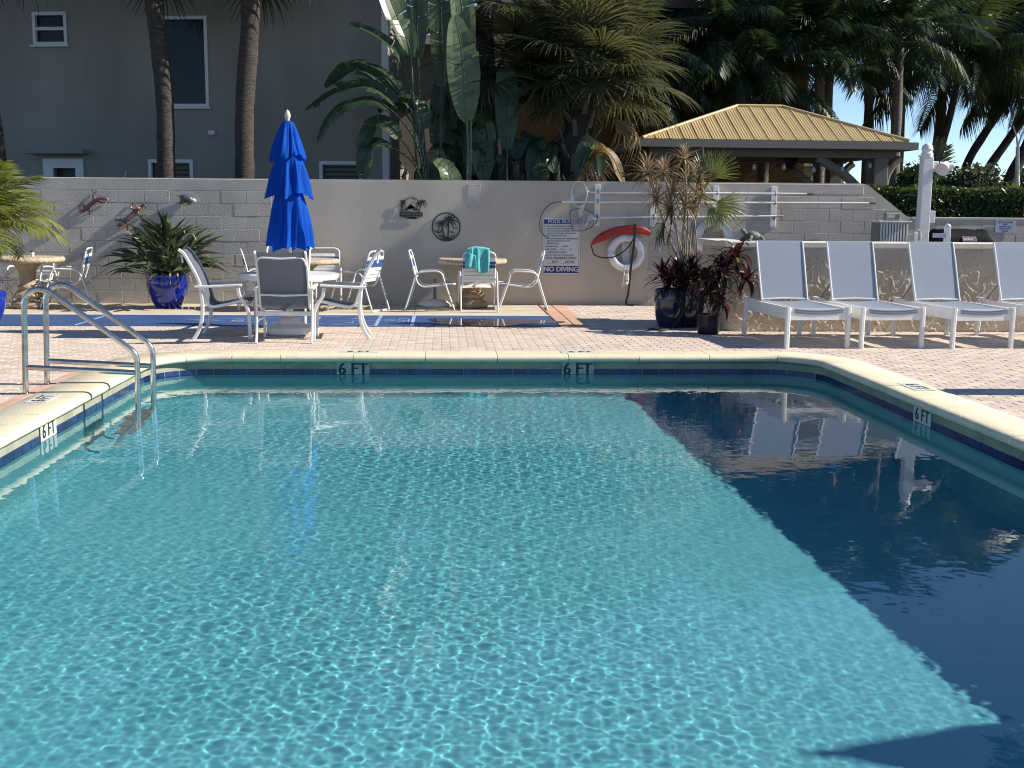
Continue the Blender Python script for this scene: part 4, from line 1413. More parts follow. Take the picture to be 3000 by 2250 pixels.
# skimmer nets and the rescue hook
nt1 = thing('bag_net', 'white bag net hanging at the left end of the poles', 'net', (0, 0, 0))
hoop = [(2.24 + 0.135 * math.sin(t), WY - 0.10 - 0.10 * math.cos(t), 1.90 + 0.085 * math.cos(t * 1.0) - 0.22 * (0.5 + 0.5 * math.cos(t + 2.6)) * 0.5) for t in np.linspace(0, 2 * math.pi, 28, endpoint=False)]
hoop = [(2.225 + 0.125 * math.cos(t), WY - 0.11 - 0.06 * math.cos(t), 1.80 + 0.205 * math.sin(t)) for t in np.linspace(0, 2 * math.pi, 32, endpoint=False)]
MB().tube(hoop, 0.007, 7, True).build('hoop', M['ring_white'], nt1, smooth=50)
vv, ff = [], []
nb_ = 9
for i in range(32):
    t = 2 * math.pi * i / 32
    for j in range(nb_):
        f = j / (nb_ - 1)
        k_ = (1 - f) ** 0.8
        x = 2.225 + 0.125 * math.cos(t) * k_ + 0.02 * f
        zz = 1.80 + 0.205 * math.sin(t)
        z = min(zz, zz * (1 - f) + (1.42 + 0.03 * math.cos(3 * t)) * f - 0.10 * math.sin(math.pi * f) * max(0, math.sin(t)))
        vv.append((x + 0.012 * math.sin(5 * t) * f, WY - 0.11 - 0.06 * math.cos(t) * k_ - 0.02 * math.sin(math.pi * f), z))
for i in range(32):
    k_ = (i + 1) % 32
    if 0.12 * math.pi < 2 * math.pi * i / 32 < 0.8 * math.pi:
        continue
    for j in range(nb_ - 1):
        ff.append((i * nb_ + j, k_ * nb_ + j, k_ * nb_ + j + 1, i * nb_ + j + 1))
MB().add(vv, ff).build('bag', M['net'], nt1, smooth=0)
MB().tube([(2.34, WY - 0.14, 1.85), (2.42, WY - 0.09, 1.83)], 0.012, 8).build('socket', M['ring_white'], nt1, smooth=50)

nt2 = thing('flat_skimmer', 'grey flat skimmer net hanging over the corner of the rules board', 'net', (0, 0, 0))
fr = smooth_path([(2.545, 0, 1.40), (2.48, 0, 1.47), (2.36, 0, 1.545), (2.24, 0, 1.57), (2.12, 0, 1.55), (2.085, 0, 1.50), (2.09, 0, 1.40), (2.12, 0, 1.27), (2.16, 0, 1.215), (2.28, 0, 1.215), (2.42, 0, 1.265), (2.50, 0, 1.33), (2.545, 0, 1.395)], 3)
loop = [(p.x, WY - 0.10 - 0.02 * math.sin(p.x * 9), p.z) for p in fr[:-1]]
MB().tube(loop, 0.007, 7, True).build('frame', M['net_dark'], nt2, smooth=50)
nm = bpy.data.materials.new('skimmer_mesh')      # fine mesh: mostly open
nm.use_nodes = True
_n = nm.node_tree
_t = _n.nodes.new('ShaderNodeBsdfTransparent')
_mx = _n.nodes.new('ShaderNodeMixShader')
_mx.inputs[0].default_value = 0.5
_n.nodes['Principled BSDF'].inputs['Base Color'].default_value = (0.34, 0.35, 0.37, 1)
_n.links.new(_t.outputs[0], _mx.inputs[1])
_n.links.new(_n.nodes['Principled BSDF'].outputs[0], _mx.inputs[2])
_n.links.new(_mx.outputs[0], _n.nodes['Material Output'].inputs[0])
cxx, czz = 2.30, 1.39
vv, ff = [], []
for i, p in enumerate(loop):
    for j in range(6):
        f = 1 - j / 5
        vv.append((cxx + (p[0] - cxx) * f, p[1] - 0.03 * (1 - f) + 0.012 * math.sin(i * 1.3) * (1 - f), czz + (p[2] - czz) * f - 0.03 * (1 - f)))
for i in range(len(loop)):
    k_ = (i + 1) % len(loop)
    for j in range(5):
        ff.append((i * 6 + j, k_ * 6 + j, k_ * 6 + j + 1, i * 6 + j + 1))
MB().add(vv, ff).build('mesh', nm, nt2, smooth=0)
for k_ in range(5):
    a = R(200 - 28 * k_)
    MB().tube([(2.53, WY - 0.11, 1.40), (2.47 + 0.1 * math.cos(a), WY - 0.125, 1.42 + 0.06 * math.sin(a)), (2.36 - 0.02 * k_ + 0.04, WY - 0.135, 1.50 - 0.055 * k_)], 0.006, 6).build('rib', M['ring_white'], nt2, smooth=50)

hk = thing('rescue_hook', 'thin curved metal rescue hook left of the rules board', 'hook', (0, 0, 0))
MB().tube(smooth_path([(1.95, WY - 0.09, 1.672), (1.85, WY - 0.09, 1.668), (1.74, WY - 0.09, 1.62), (1.64, WY - 0.09, 1.50), (1.595, WY - 0.09, 1.36), (1.61, WY - 0.08, 1.23), (1.66, WY - 0.06, 1.14), (1.755, WY - 0.05, 1.085)], 4), 0.0085, 8).build('loop', M['net_dark'], hk, smooth=50)

# life ring and rescue tube
def life_ring(label, cx, cz, rr, y):
    t = thing('life_ring', label, 'life ring', (0, 0, 0), group='white life rings')
    ring = [(cx + rr * math.cos(a), y, cz + rr * math.sin(a)) for a in np.linspace(0, 2 * math.pi, 48, endpoint=False)]
    MB().tube(ring, 0.066, 14, True, ref=(0, 1, 0)).build('ring', M['ring_white'], t, smooth=60)
    for a in (88, 178, 358, 268):
        aa = R(a)
        p = Vector((cx + rr * math.cos(aa), y, cz + rr * math.sin(aa)))
        d = Vector((-math.sin(aa), 0, math.cos(aa)))
        band = []
        for s_ in (-0.03, 0.03):
            for q in range(14):
                b_ = 2 * math.pi * q / 14
                band.append(p + d * s_ + Vector((math.cos(aa) * math.cos(b_), math.sin(b_), math.sin(aa) * math.cos(b_))) * 0.0705)
        MB().add(band, [(q, (q + 1) % 14, 14 + (q + 1) % 14, 14 + q) for q in range(14)]).build('band', M['sign_white'], t, smooth=60)
    return t


lr = life_ring('white life ring hanging under the red rescue tube', 3.02, 0.862, 0.245, WY - 0.095)
MB().rbox(2.955, 3.085, WY - 0.03, WY - 0.0035, 0.56, 1.03, 0.004).build('hanger_board', M['sign_white'], lr)
MB().tube(smooth_path([(2.99, WY - 0.17, 0.63), (2.975, WY - 0.17, 0.45), (2.96, WY - 0.15, 0.31)], 4), 0.014, 7).build('rope', M['ring_white'], lr, smooth=50)
MB().tube(smooth_path([(3.04, WY - 0.17, 0.62), (3.05, WY - 0.17, 0.42), (3.035, WY - 0.16, 0.36)], 4), 0.012, 7).build('rope', M['ring_white'], lr, smooth=50)
MB().rbox(3.0, 3.05, WY - 0.19, WY - 0.145, 0.42, 0.52, 0.008).build('float', M['planter_cap'], lr)
MB().ell((3.02, WY - 0.165, 0.37), (0.035, 0.03, 0.03), 10, 7).build('knot', M['ring_white'], lr, smooth=0)
life_ring('white life ring half hidden behind the dry plant', 4.44, 1.12, 0.245, WY - 0.13)

rt_ = thing('rescue_tube', 'red foam rescue tube with a black strap above the life ring', 'rescue tube', (0, 0, 0))
path = smooth_path([(2.43, WY - 0.13, 0.985), (2.50, WY - 0.13, 1.045), (2.62, WY - 0.14, 1.12), (2.78, WY - 0.15, 1.195), (2.95, WY - 0.155, 1.235), (3.12, WY - 0.155, 1.245), (3.28, WY - 0.15, 1.225), (3.40, WY - 0.14, 1.175)], 4)
ks = [min(1.0, 0.12 + 3.2 * i / (len(path) - 1)) * min(1.0, 0.55 + 2.5 * (1 - i / (len(path) - 1))) for i in range(len(path))]
MB().flat(path, 0.135, 0.135, (0, 0, 1), ks).build('foam', M['red'], rt_, smooth=40)
strap = lambda pts, w: MB().flat(smooth_path(pts, 5), w, 0.006, (0, 1, 0))
strap([(3.125, WY - 0.235, 1.335), (3.125, WY - 0.24, 1.20), (3.115, WY - 0.235, 1.0), (3.09, WY - 0.20, 0.7), (3.075, WY - 0.16, 0.45), (3.06, WY - 0.13, 0.2), (3.03, WY - 0.12, 0.06), (3.06, WY - 0.14, 0.012), (3.15, WY - 0.18, 0.008)], 0.034).build('strap', M['black'], rt_, smooth=40)
strap([(3.125, WY - 0.236, 1.12), (3.04, WY - 0.235, 0.98), (2.94, WY - 0.23, 0.88), (2.80, WY - 0.22, 0.80), (2.62, WY - 0.18, 0.785), (2.49, WY - 0.14, 0.83), (2.46, WY - 0.13, 0.90), (2.43, WY - 0.13, 0.985)], 0.022).build('strap', M['black'], rt_, smooth=40)

# ================================================================== RAISED PLANTER WALL ON THE RIGHT
pw = thing('planter_wall', 'low tan planter wall with rough trowelled stucco and cream cap behind loungers', 'wall', (0, 0, 0))
PXL, PYF, PZT = 3.70, 14.42, 1.085
def stucco_face():
    # front with a rounded left corner, then the left end; relief is real
    r_ = 0.16
    d = 0.011
    pts = []
    x = 10.5
    while x > PXL + r_:
        pts.append((x, PYF, 0, -1))
        x -= d
    k_ = 14
    for i in range(k_ + 1):
        a = R(-90 - 90 * i / k_)
        pts.append((PXL + r_ + r_ * math.cos(a), PYF + r_ + r_ * math.sin(a), math.cos(a), math.sin(a)))
    y = PYF + r_ + d * 2
    while y < 15.9:
        pts.append((PXL, y, -1, 0))
        y += d * 2
    nz = int(PZT / 0.0115)
    vv, ff = [], []
    s_ = 0.0
    last = None
    for (x, y, nx, ny) in pts:
        if last:
            s_ += math.hypot(x - last[0], y - last[1])
        last = (x, y)
        for j in range(nz + 1):
            z = PZT * j / nz
            v = Vector((s_ * 7.5, z * 8.5, 3.7))
            w = Vector((mnoise.noise(v * 0.6), mnoise.noise(v * 0.6 + Vector((9, 2, 1))), 0)) * 1.3
            a = mnoise.noise(v * 1.1 + w)
            rg = max(0.0, 1 - abs(a) * 8.0) ** 1.5 * (0.4 + 0.6 * max(0, mnoise.noise(v * 0.5 + Vector((4, 4, 4))) + 0.35))
            b = mnoise.noise(v * 3.0)
            h = 0.024 * rg + 0.004 * b + 0.003 * a
            vv.append((x + nx * h, y + ny * h, z))
    for i in range(len(pts) - 1):
        for j in range(nz):
            ff.append((i * (nz + 1) + j, i * (nz + 1) + j + 1, (i + 1) * (nz + 1) + j + 1, (i + 1) * (nz + 1) + j))
    return MB().add(vv, ff).build('stucco_face', M['stucco'], pw, smooth=0)


stucco_face()
MB().rbox(PXL - 0.06, 10.6, PYF - 0.035, 14.82, PZT, PZT + 0.078, 0.012).build('cap', M['planter_cap'], pw)
MB().rbox(PXL - 0.06, 4.05, 14.825, 16.0, PZT + 0.001, PZT + 0.076, 0.012).build('cap', M['planter_cap'], pw)
MB().box(PXL + 0.3, 10.5, 14.80, 14.84, 0.0, PZT - 0.003).build('back_face', M['stucco'], pw)
# turtle figurine on the cap
tf = thing('turtle_figurine', 'mottled green turtle figurine on the planter wall cap', 'figurine', (4.05, 14.55, PZT + 0.078), R(200))
MB().ell((0.0, 0, 0.075), (0.12, 0.085, 0.06), 18, 12, Matrix.Rotation(R(-14), 3, 'Y')).build('shell', M['turtle'], tf, smooth=0)
MB().tube([(0.08, 0, 0.075), (0.13, 0, 0.11), (0.155, 0, 0.135), (0.185, 0, 0.145)], [0.035, 0.03, 0.034, 0.02], 12).build('head', M['turtle'], tf, smooth=60)
for sx, sy in ((1, 1), (1, -1), (-1, 1), (-1, -1)):
    MB().tube([(0.07 * sx, 0.05 * sy, 0.06), (0.10 * sx, 0.085 * sy, 0.03), (0.115 * sx + 0.02, 0.09 * sy, 0.012)], [0.03, 0.026, 0.02], 9).build('foot', M['turtle'], tf, smooth=60)

for o_ in lad_parts:
    o_.cycles.is_caustics_receiver = True

# ================================================================== BARBECUE CORNER BEHIND THE PLANTER
gr = thing('covered_grill', 'barbecue grill under a black fabric cover with a small logo', 'grill', (7.90, 16.9, 0))
sec = [(0.60, 0.30, 0.0), (0.60, 0.30, 0.45), (0.60, 0.30, 0.90), (0.58, 0.30, 1.06), (0.50, 0.29, 1.14), (0.42, 0.25, 1.24), (0.385, 0.19, 1.29), (0.36, 0.13, 1.305)]
vv, ff = [], []
nr = 40
for (hw, hd, z) in sec:
    for i in range(nr):
        t = 2 * math.pi * i / nr
        c_, s_ = math.cos(t), math.sin(t)
        e = 0.32
        x = hw * math.copysign(abs(c_) ** e, c_)
        y = hd * math.copysign(abs(s_) ** e, s_)
        w = 0.012 * math.sin(9 * t + 4 * z) * (1 - z / 1.6)
        vv.append((x * (1 + w), y * (1 + w), z + 0.008 * math.sin(5 * t) * (z > 0.9)))
for j in range(len(sec) - 1):
    for i in range(nr):
        k_ = (i + 1) % nr
        ff.append((j * nr + i, j * nr + k_, (j + 1) * nr + k_, (j + 1) * nr + i))
ff.append(tuple((len(sec) - 1) * nr + i for i in range(nr)))
MB().add(vv, ff).build('cover', M['cover'], gr, smooth=40)
Ug = Vector((1, 0, 0))
Vg = Vector((0, 0.10, 0.10)).normalized()
Vg = Vector((0, 0.055, 0.105)).normalized()
og = Vector((0.03, -0.288, 1.165))
lp = MB().prism([(-0.105, -0.036), (0.105, -0.036), (0.105, 0.036), (-0.105, 0.036)], og, Ug, Vg, 0.004).build('logo_edge', M['sign_white'], gr)
Ng = Ug.cross(Vg)
MB().prism([(-0.098, -0.029), (0.098, -0.029), (0.098, 0.029), (-0.098, 0.029)], og + Ng * 0.0045, Ug, Vg, 0.001).build('logo_plate', M['black'], gr)
lettering('lettering', 'weber', 0.062, M['sign_white'], gr, og + Ng * 0.0065 - Ug * 0.022, Ug, Vg, 1.0, 0.0005, bold=0.002)
MB().prism([(0.064 + 0.024 * math.cos(t), 0.024 * math.sin(t)) for t in np.linspace(0, 2 * math.pi, 20, endpoint=False)], og + Ng * 0.006, Ug, Vg, 0.0008).build('logo_spot', M['red'], gr)

lp = thing('lamp_post', 'white square lamp post with two flood lights behind the loungers', 'lamp post', (7.145, 16.5, 0))
MB().rbox(-0.076, 0.076, -0.076, 0.076, 0.0, 2.36, 0.008).build('post', M['white_metal'], lp)
MB().lathe([(0.0, 2.36), (0.088, 2.36), (0.088, 2.41), (0.075, 2.425), (0.07, 2.44), (0.085, 2.47), (0.07, 2.525), (0.03, 2.555), (0.0, 2.565)], 20).build('cap', M['white_metal'], lp, smooth=40)
MB().rbox(0.077, 0.17, -0.04, 0.04, 2.15, 2.30, 0.006).build('junction_box', M['white_metal'], lp)
for a, ln in ((-0.12, 0.0), (0.16, 0.05)):
    c0 = Vector((0.22 + ln * 2.2, -0.05 + a * 0.5, 2.22))
    hd = MB().lathe([(0.0, 0.10), (0.04, 0.095), (0.06, 0.04), (0.09, -0.045), (0.105, -0.08), (0.09, -0.075), (0.0, -0.03)], 20)
    Mr = Matrix.Rotation(R(48 if a < 0 else 75), 3, 'Y') @ Matrix.Rotation(R(-35 if a < 0 else 25), 3, 'X')
    hd.v = [tuple(c0 + Mr @ Vector(p)) for p in hd.v]
    hd.build('flood_light', M['ring_white'], lp, smooth=40)
    MB().tube([(0.17, 0, 2.24), tuple(c0 + Vector((-0.02, 0, 0.03)))], 0.014, 8).build('arm', M['white_metal'], lp, smooth=50)
MB().rbox(0.077, 0.155, -0.07, 0.02, 1.40, 1.58, 0.006).build('switch_box', M['white_metal'], lp)

fe = thing('gate_post', 'short white round-topped post right of the lamp post', 'post', (7.44, 16.3, 0))
MB().rbox(-0.037, 0.037, -0.037, 0.037, 0.0, 1.36, 0.006).build('post', M['white_metal'], fe)
MB().ell((0, 0, 1.36), (0.042, 0.042, 0.035), 14, 8).build('cap', M['white_metal'], fe, smooth=0)
MB().box(-0.21, -0.038, -0.02, 0.02, 1.19, 1.255).build('rail', M['white_metal'], fe)
fe2 = thing('gate_post', 'short white post left of the lamp post with a small lantern', 'post', (6.83, 16.0, 0))
MB().rbox(-0.024, 0.024, -0.024, 0.024, 0.0, 1.27, 0.005).build('post', M['white_metal'], fe2)
MB().tube([(0.0, 0, 1.27), (0.03, 0, 1.31), (0.06, 0, 1.30)], 0.006, 6).build('hook', M['white_metal'], fe2)
MB().lathe([(0.0, 1.16), (0.022, 1.165), (0.022, 1.24), (0.012, 1.27), (0.0, 1.275)], 12, (0.07, 0, 0)).build('lantern', M['lantern'], fe2, smooth=40)
ct = thing('slatted_cart', 'grey slatted serving cart standing against the block wall', 'cart', (7.08, 17.55, 0))
MB().rbox(-0.26, 0.26, -0.2, 0.25, 1.40, 1.42, 0.004).build('top', M['white_metal'], ct)
for i in range(10):
    x = -0.205 + 0.0455 * i
    MB().rbox(x - 0.013, x + 0.013, -0.165, -0.15, 0.35, 1.395, 0.003).build('slat', M['white_metal'], ct)
MB().box(-0.23, 0.23, -0.149, 0.2, 0.3, 1.39).build('body', M['grey_plastic'], ct)
rd = thing('radio', 'old grey portable radio on the slatted cart', 'radio', (7.08, 17.5, 1.42))
MB().rbox(-0.125, 0.125, -0.05, 0.05, 0.0, 0.12, 0.012).build('case', M['grey_plastic'], rd)
MB().lathe([(0.0, 0), (0.035, 0), (0.035, 0.004), (0.0, 0.004)], 18).build('speaker', M['net_dark'], rd)
for o_ in rd.children:
    if o_.name.startswith('speaker'):
        o_.matrix_basis = Matrix.Translation((0.07, -0.051, 0.055)) @ Matrix.Rotation(R(90), 4, 'X')
MB().rbox(-0.1, 0.015, -0.054, -0.0505, 0.05, 0.095, 0.002).build('dial', M['wall_cap'], rd)
MB().tube([(-0.11, 0, 0.12), (-0.10, 0, 0.15), (0.10, 0, 0.15), (0.11, 0, 0.12)], 0.006, 6).build('handle', M['net_dark'], rd)
gs = thing('gas_sign', 'small pale blue SET GAS TIMER sign on the low wall at right', 'sign')
MB().rbox(9.225, 9.575, WY - 0.02, WY - 0.014, 1.235, 1.43, 0.002).build('board', M['sign_pale'], gs)
for i, (s_, h) in enumerate((('SET GAS TIMER', 0.036), ('FIRST', 0.03), ('60 MINUTE HOLD', 0.026), ('SETTING MUST', 0.026), ('BE RESET', 0.026))):
    lettering('lettering', s_, h, M['sign_blue'], gs, (9.40, WY - 0.0205, 1.405 - 0.036 * i), sx=1.05, ext=0.0004, bold=0.001)

# ================================================================== GAZEBO
gz = thing('gazebo', 'open gazebo with tan ribbed metal hip roof and taupe posts', 'gazebo', (0, 0, 0))
GX0, GX1, GY0, GY1 = 3.80, 9.30, 22.0, 25.5
RX0, RX1, RY, RZ, EZ = 6.15, 7.10, 23.7, 3.69, 2.92


def roof_face(p0, p1, q0, q1, npan, rib):
    """eave p0->p1, ridge q0->q1; panels run up the slope, each an object"""
    p0, p1, q0, q1 = map(Vector, (p0, p1, q0, q1))
    U = (p1 - p0)
    W_ = U.length
    U.normalize()
    a0, a1 = (q0 - p0).dot(U), (q1 - p0).dot(U)
    foot = p0 + U * a0
    Vd = q0 - foot
    H = Vd.length
    Vd.normalize()
    N = U.cross(Vd)

    def f(x):
        return H * max(0.0, min(1.0, x / a0 if a0 > 1e-6 else 1.0, (W_ - x) / (W_ - a1) if W_ - a1 > 1e-6 else 1.0))
    for i in range(npan):
        x0, x1 = W_ * i / npan, W_ * (i + 1) / npan
        poly = [(x0 + 0.002, 0), (x1 - 0.002, 0), (x1 - 0.002, f(x1 - 0.002))]
        for k_ in (a1, a0):
            if x0 < k_ < x1:
                poly.append((k_, f(k_)))
        poly.append((x0 + 0.002, f(x0 + 0.002)))
        mb = MB().prism(poly, p0, U, Vd, 0.012)
        for k_ in range(1, 5):
            x = x0 + (x1 - x0) * k_ / 5
            if f(x) > 0.05:
                mb.prism([(x - 0.011, 0.0), (x + 0.011, 0.0), (x + 0.006, f(x) - 0.01), (x - 0.006, f(x) - 0.01)], p0 + N * 0.0125, U, Vd, 0.008)
        mb.build('roof_panel', M['roof_metal'], gz)
        if i and rib and f(x0) > 0.05:
            mb = MB().prism([(x0 - 0.014, -0.01), (x0 + 0.014, -0.01), (x0 + 0.012, f(x0)), (x0 - 0.012, f(x0))], p0 + N * 0.0125, U, Vd, 0.018)
            mb.build('roof_seam', M['brown_wood'] if False else M['roof_metal'], gz)


ov = 0.10
E0, E1, E2, E3 = (GX0 + ov, GY0 + ov, EZ), (GX1 - ov, GY0 + ov, EZ), (GX1 - ov, GY1 - ov, EZ), (GX0 + ov, GY1 - ov, EZ)
Q0, Q1 = (RX0, RY, RZ), (RX1, RY, RZ)
roof_face(E0, E1, Q0, Q1, 19, True)
roof_face(E1, E2, Q1, Q1, 11, True)
roof_face(E2, E3, Q1, Q0, 19, False)
roof_face(E3, E0, Q0, Q0, 11, True)
for a, b in ((E0, Q0), (E1, Q1), (E2, Q1), (E3, Q0), (Q0, Q1)):
    MB().tube([Vector(a) + Vector((0, 0, 0.03)), Vector(b) + Vector((0, 0, 0.03))], 0.035, 8).build('ridge_cap', M['roof_metal'], gz, smooth=50)
# gutter all round, with a lip
for a, b in (((GX0, GY0), (GX1, GY0)), ((GX1, GY0), (GX1, GY1)), ((GX1, GY1), (GX0, GY1)), ((GX0, GY1), (GX0, GY0))):
    MB().sweep([(a[0], a[1], EZ - 0.08), (b[0], b[1], EZ - 0.08)], [(-0.06, 0.07), (-0.05, -0.03), (-0.03, -0.07), (0.05, -0.07), (0.05, 0.07)]).build('gutter', M['gazebo_beam'], gz)
for y in (GY0 + 0.45, GY1 - 0.45):
    MB().box(GX0 + 0.3, GX1 - 0.3, y - 0.07, y + 0.07, 2.62, 2.86).build('beam', M['gazebo'], gz)
for x in (GX0 + 0.55, GX1 - 0.55):
    MB().box(x - 0.07, x + 0.07, GY0 + 0.53, GY1 - 0.53, 2.64, 2.85).build('beam', M['gazebo'], gz)
MB().box(GX0 + 0.1, GX1 - 0.1, GY0 + 0.1, GY1 - 0.1, 2.865, 2.885).build('ceiling', M['gazebo_beam'], gz)
for x, sx in ((GX0 + 0.55, 1), (GX1 - 0.55, -1)):
    for y in (GY0 + 0.45, GY1 - 0.45):
        MB().rbox(x - 0.14, x + 0.14, y - 0.14, y + 0.14, 0.0, 2.62, 0.012).build('post', M['gazebo'], gz)
        br = [(x + sx * 0.14, y, 1.72), (x + sx * 0.40, y, 2.02), (x + sx * 0.72, y, 2.30), (x + sx * 1.05, y, 2.50), (x + sx * 1.28, y, 2.60)]
        MB().flat(smooth_path(br, 4), 0.14, 0.17, (0, 0, 1)).build('curved_brace', M['gazebo'], gz, smooth=35)
        MB().flat(smooth_path([(x - sx * 0.12, y, 2.05), (x - sx * 0.17, y, 2.3), (x - sx * 0.30, y, 2.52), (x - sx * 0.42, y, 2.62)], 4), 0.16, 0.14, (1, 0, 0)).build('corbel', M['gazebo'], gz, smooth=35)
sl = thing('string_light', 'string of hanging glass bulbs under the gazebo eave', 'string light', (0, 0, 0))
wp = smooth_path([(4.6, 22.40, 2.60), (5.6, 22.40, 2.52), (6.6, 22.40, 2.56), (7.6, 22.40, 2.50), (8.55, 22.40, 2.60)], 5)
MB().tube(wp, 0.008, 5).build('wire', M['black'], sl)
for i, p in enumerate(wp[2::3]):
    MB().lathe([(0.0, -0.19), (0.035, -0.17), (0.042, -0.13), (0.025, -0.08), (0.02, -0.07)], 12, tuple(p)).build('bulb', M['lantern'], sl, smooth=40)
    MB().lathe([(0.021, -0.07), (0.021, -0.01), (0.0, -0.005)], 10, tuple(p)).build('socket', M['black'], sl, smooth=40)

# ================================================================== HOUSES
def pierced_wall(mb, x0, x1, z0, z1, holes, depth):
    xs = sorted({x0, x1, *[h[0] for h in holes], *[h[1] for h in holes]})
    zs = sorted({z0, z1, *[h[2] for h in holes], *[h[3] for h in holes]})
    for a, b in zip(xs[:-1], xs[1:]):
        for c_, d in zip(zs[:-1], zs[1:]):
            mx_, mz = (a + b) / 2, (c_ + d) / 2
            if any(h[0] < mx_ < h[1] and h[2] < mz < h[3] for h in holes):
                continue
            mb.add([(a, 0, c_), (b, 0, c_), (b, 0, d), (a, 0, d)], [(0, 1, 2, 3)])
    for (a, b, c_, d) in holes:
        mb.add([(a, 0, c_), (b, 0, c_), (b, 0, d), (a, 0, d), (a, depth, c_), (b, depth, c_), (b, depth, d), (a, depth, d)], [(0, 1, 5, 4), (1, 2, 6, 5), (2, 3, 7, 6), (3, 0, 4, 7)])


def window(parent, x0, x1, z0, z1, fw, mid=None, blinds=12, y=0.03):
    f = MB()
    f.box(x0 - 0.015, x0 + fw, y - 0.05, y + 0.03, z0 - 0.015, z1 + 0.015).box(x1 - fw, x1 + 0.015, y - 0.05, y + 0.03, z0 - 0.015, z1 + 0.015)
    f.box(x0 + fw, x1 - fw, y - 0.048, y + 0.03, z1 - fw, z1 + 0.015).box(x0 + fw, x1 - fw, y - 0.048, y + 0.03, z0 - 0.015, z0 + fw)
    w = f.build('window', M['house_trim'], parent)
    if mid:
        MB().box(x0 + fw, x1 - fw, y - 0.04, y + 0.025, mid - 0.03, mid + 0.03).build('meeting_rail', M['house_trim'], w)
    MB().box(x0 - 0.06, x1 + 0.06, y - 0.11, y - 0.052, z0 - 0.05, z0 - 0.016).build('sill', M['house_trim'], w)
    MB().box(x0 + fw, x1 - fw, y + 0.032, y + 0.038, z0 + fw, z1 - fw).build('pane', M['glass_dark'], w)
    if blinds:
        b = MB()
        h = (z1 - z0 - 2 * fw) / blinds
        for i in range(blinds):
            zc = z0 + fw + h * (i + 0.5)
            b.bar((x0 + fw + 0.01, y + 0.027, zc), (x1 - fw - 0.01, y + 0.027, zc), 0.006, h * 0.42, (0, 0, 1))
        tag(b.build('blind', M['blind'], w), kind='stuff')
    return w


hs = thing('grey_house', 'tall grey stucco house behind the wall at left', 'house', (-0.98, 21.5, 0), R(-10))
wins = [(-6.84, -6.19, 4.57, 5.15), (-4.35, -3.44, 3.42, 5.05), (-4.66, -3.80, 1.25, 2.42), (-1.31, -0.50, 1.25, 2.40), (-6.58, -6.13, 0.0, 2.26)]
mb = MB()
pierced_wall(mb, -14, 0.0, 0.0, 6.6, wins, 0.16)
mb.add([(0, 0, 0), (0, 1.0, 0), (0, 1.0, 6.6), (0, 0, 6.6)], [(0, 1, 2, 3)])
mb.box(-14, -0.02, 0.4, 1.0, 0.0, 6.55)
mb.build('wall', M['house'], hs)
window(hs, *wins[0], 0.045, 4.86, 8)
window(hs, *wins[1], 0.045, None, 0)
window(hs, *wins[2], 0.05, None, 12)
window(hs, *wins[3], 0.05, None, 12)
dr = MB().box(-6.78, -6.58, -0.04, 0.05, 0.0, 2.44).box(-6.13, -5.97, -0.04, 0.05, 0.0, 2.44).box(-6.58, -6.13, -0.04, 0.05, 2.26, 2.44).build('door_frame', M['house_trim'], hs)
MB().box(-6.58, -6.13, 0.12, 0.15, 0.0, 2.26).build('door', M['black'], dr)
MB().rbox(-7.0, -5.85, -0.3, -0.003, 2.52, 2.60, 0.01).build('door_canopy', M['house'], hs)
MB().rbox(-3.45, -3.33, -0.07, -0.003, 2.89, 2.97, 0.006).build('vent', M['house_trim'], hs)
MB().rbox(-0.11, 0.014, -0.016, 0.12, 0.0, 6.5, 0.005).build('corner_trim', M['house_trim'], hs)
rf_ = MB().prism([(-0.75, 6.50), (9.5, 6.50), (4.5, 9.2)], (0.55, 0, 0), (0, 1, 0), (0, 0, 1), 0.001)
rf_ = MB()
rf_.add([(-14.5, -0.75, 6.5), (0.6, -0.75, 6.5), (0.6, 2.6, 6.5), (-14.5, 2.6, 6.5), (-14.5, 1.2, 7.6), (0.6, 1.2, 7.6)], [(0, 3, 2, 1), (0, 1, 5, 4), (2, 3, 4, 5), (1, 2, 5), (3, 0, 4)])
rf_.build('roof', M['grey_plastic'], hs)
pp_ = MB().tube([(-5.15, -0.05, 1.9), (-5.12, -0.06, 2.12), (-5.08, -0.08, 2.2)], 0.014, 7).build('pipe', M['house_trim'], hs, smooth=50)

an = thing('beige_annex', 'beige low building between the grey house and the bird of paradise plants', 'house', (-0.7, 24.6, 0))
mb = MB()
pierced_wall(mb, -2.5, 1.9, 0.0, 5.0, [(1.0, 1.5, 1.2, 2.35)], 0.14)
mb.add([(1.9, 0, 0), (1.9, 5, 0), (1.9, 5, 5.0), (1.9, 0, 5.0)], [(0, 1, 2, 3)])
mb.build('wall', M['beige'], an)
window(an, 1.0, 1.5, 1.2, 2.35, 0.05, None, 0)
MB().rbox(-2.6, 2.2, -0.35, -0.22, 4.92, 5.12, 0.01).build('fascia', M['house_trim'], an)
MB().add([(-2.6, -0.34, 5.05), (2.2, -0.34, 5.05), (2.2, 4.5, 6.2), (-2.6, 4.5, 6.2)], [(0, 1, 2, 3)]).build('roof', M['grey_plastic'], an)
MB().box(-2.5, 2.1, -0.22, 0.0, 4.95, 4.99).build('soffit', M['house_trim'], an)


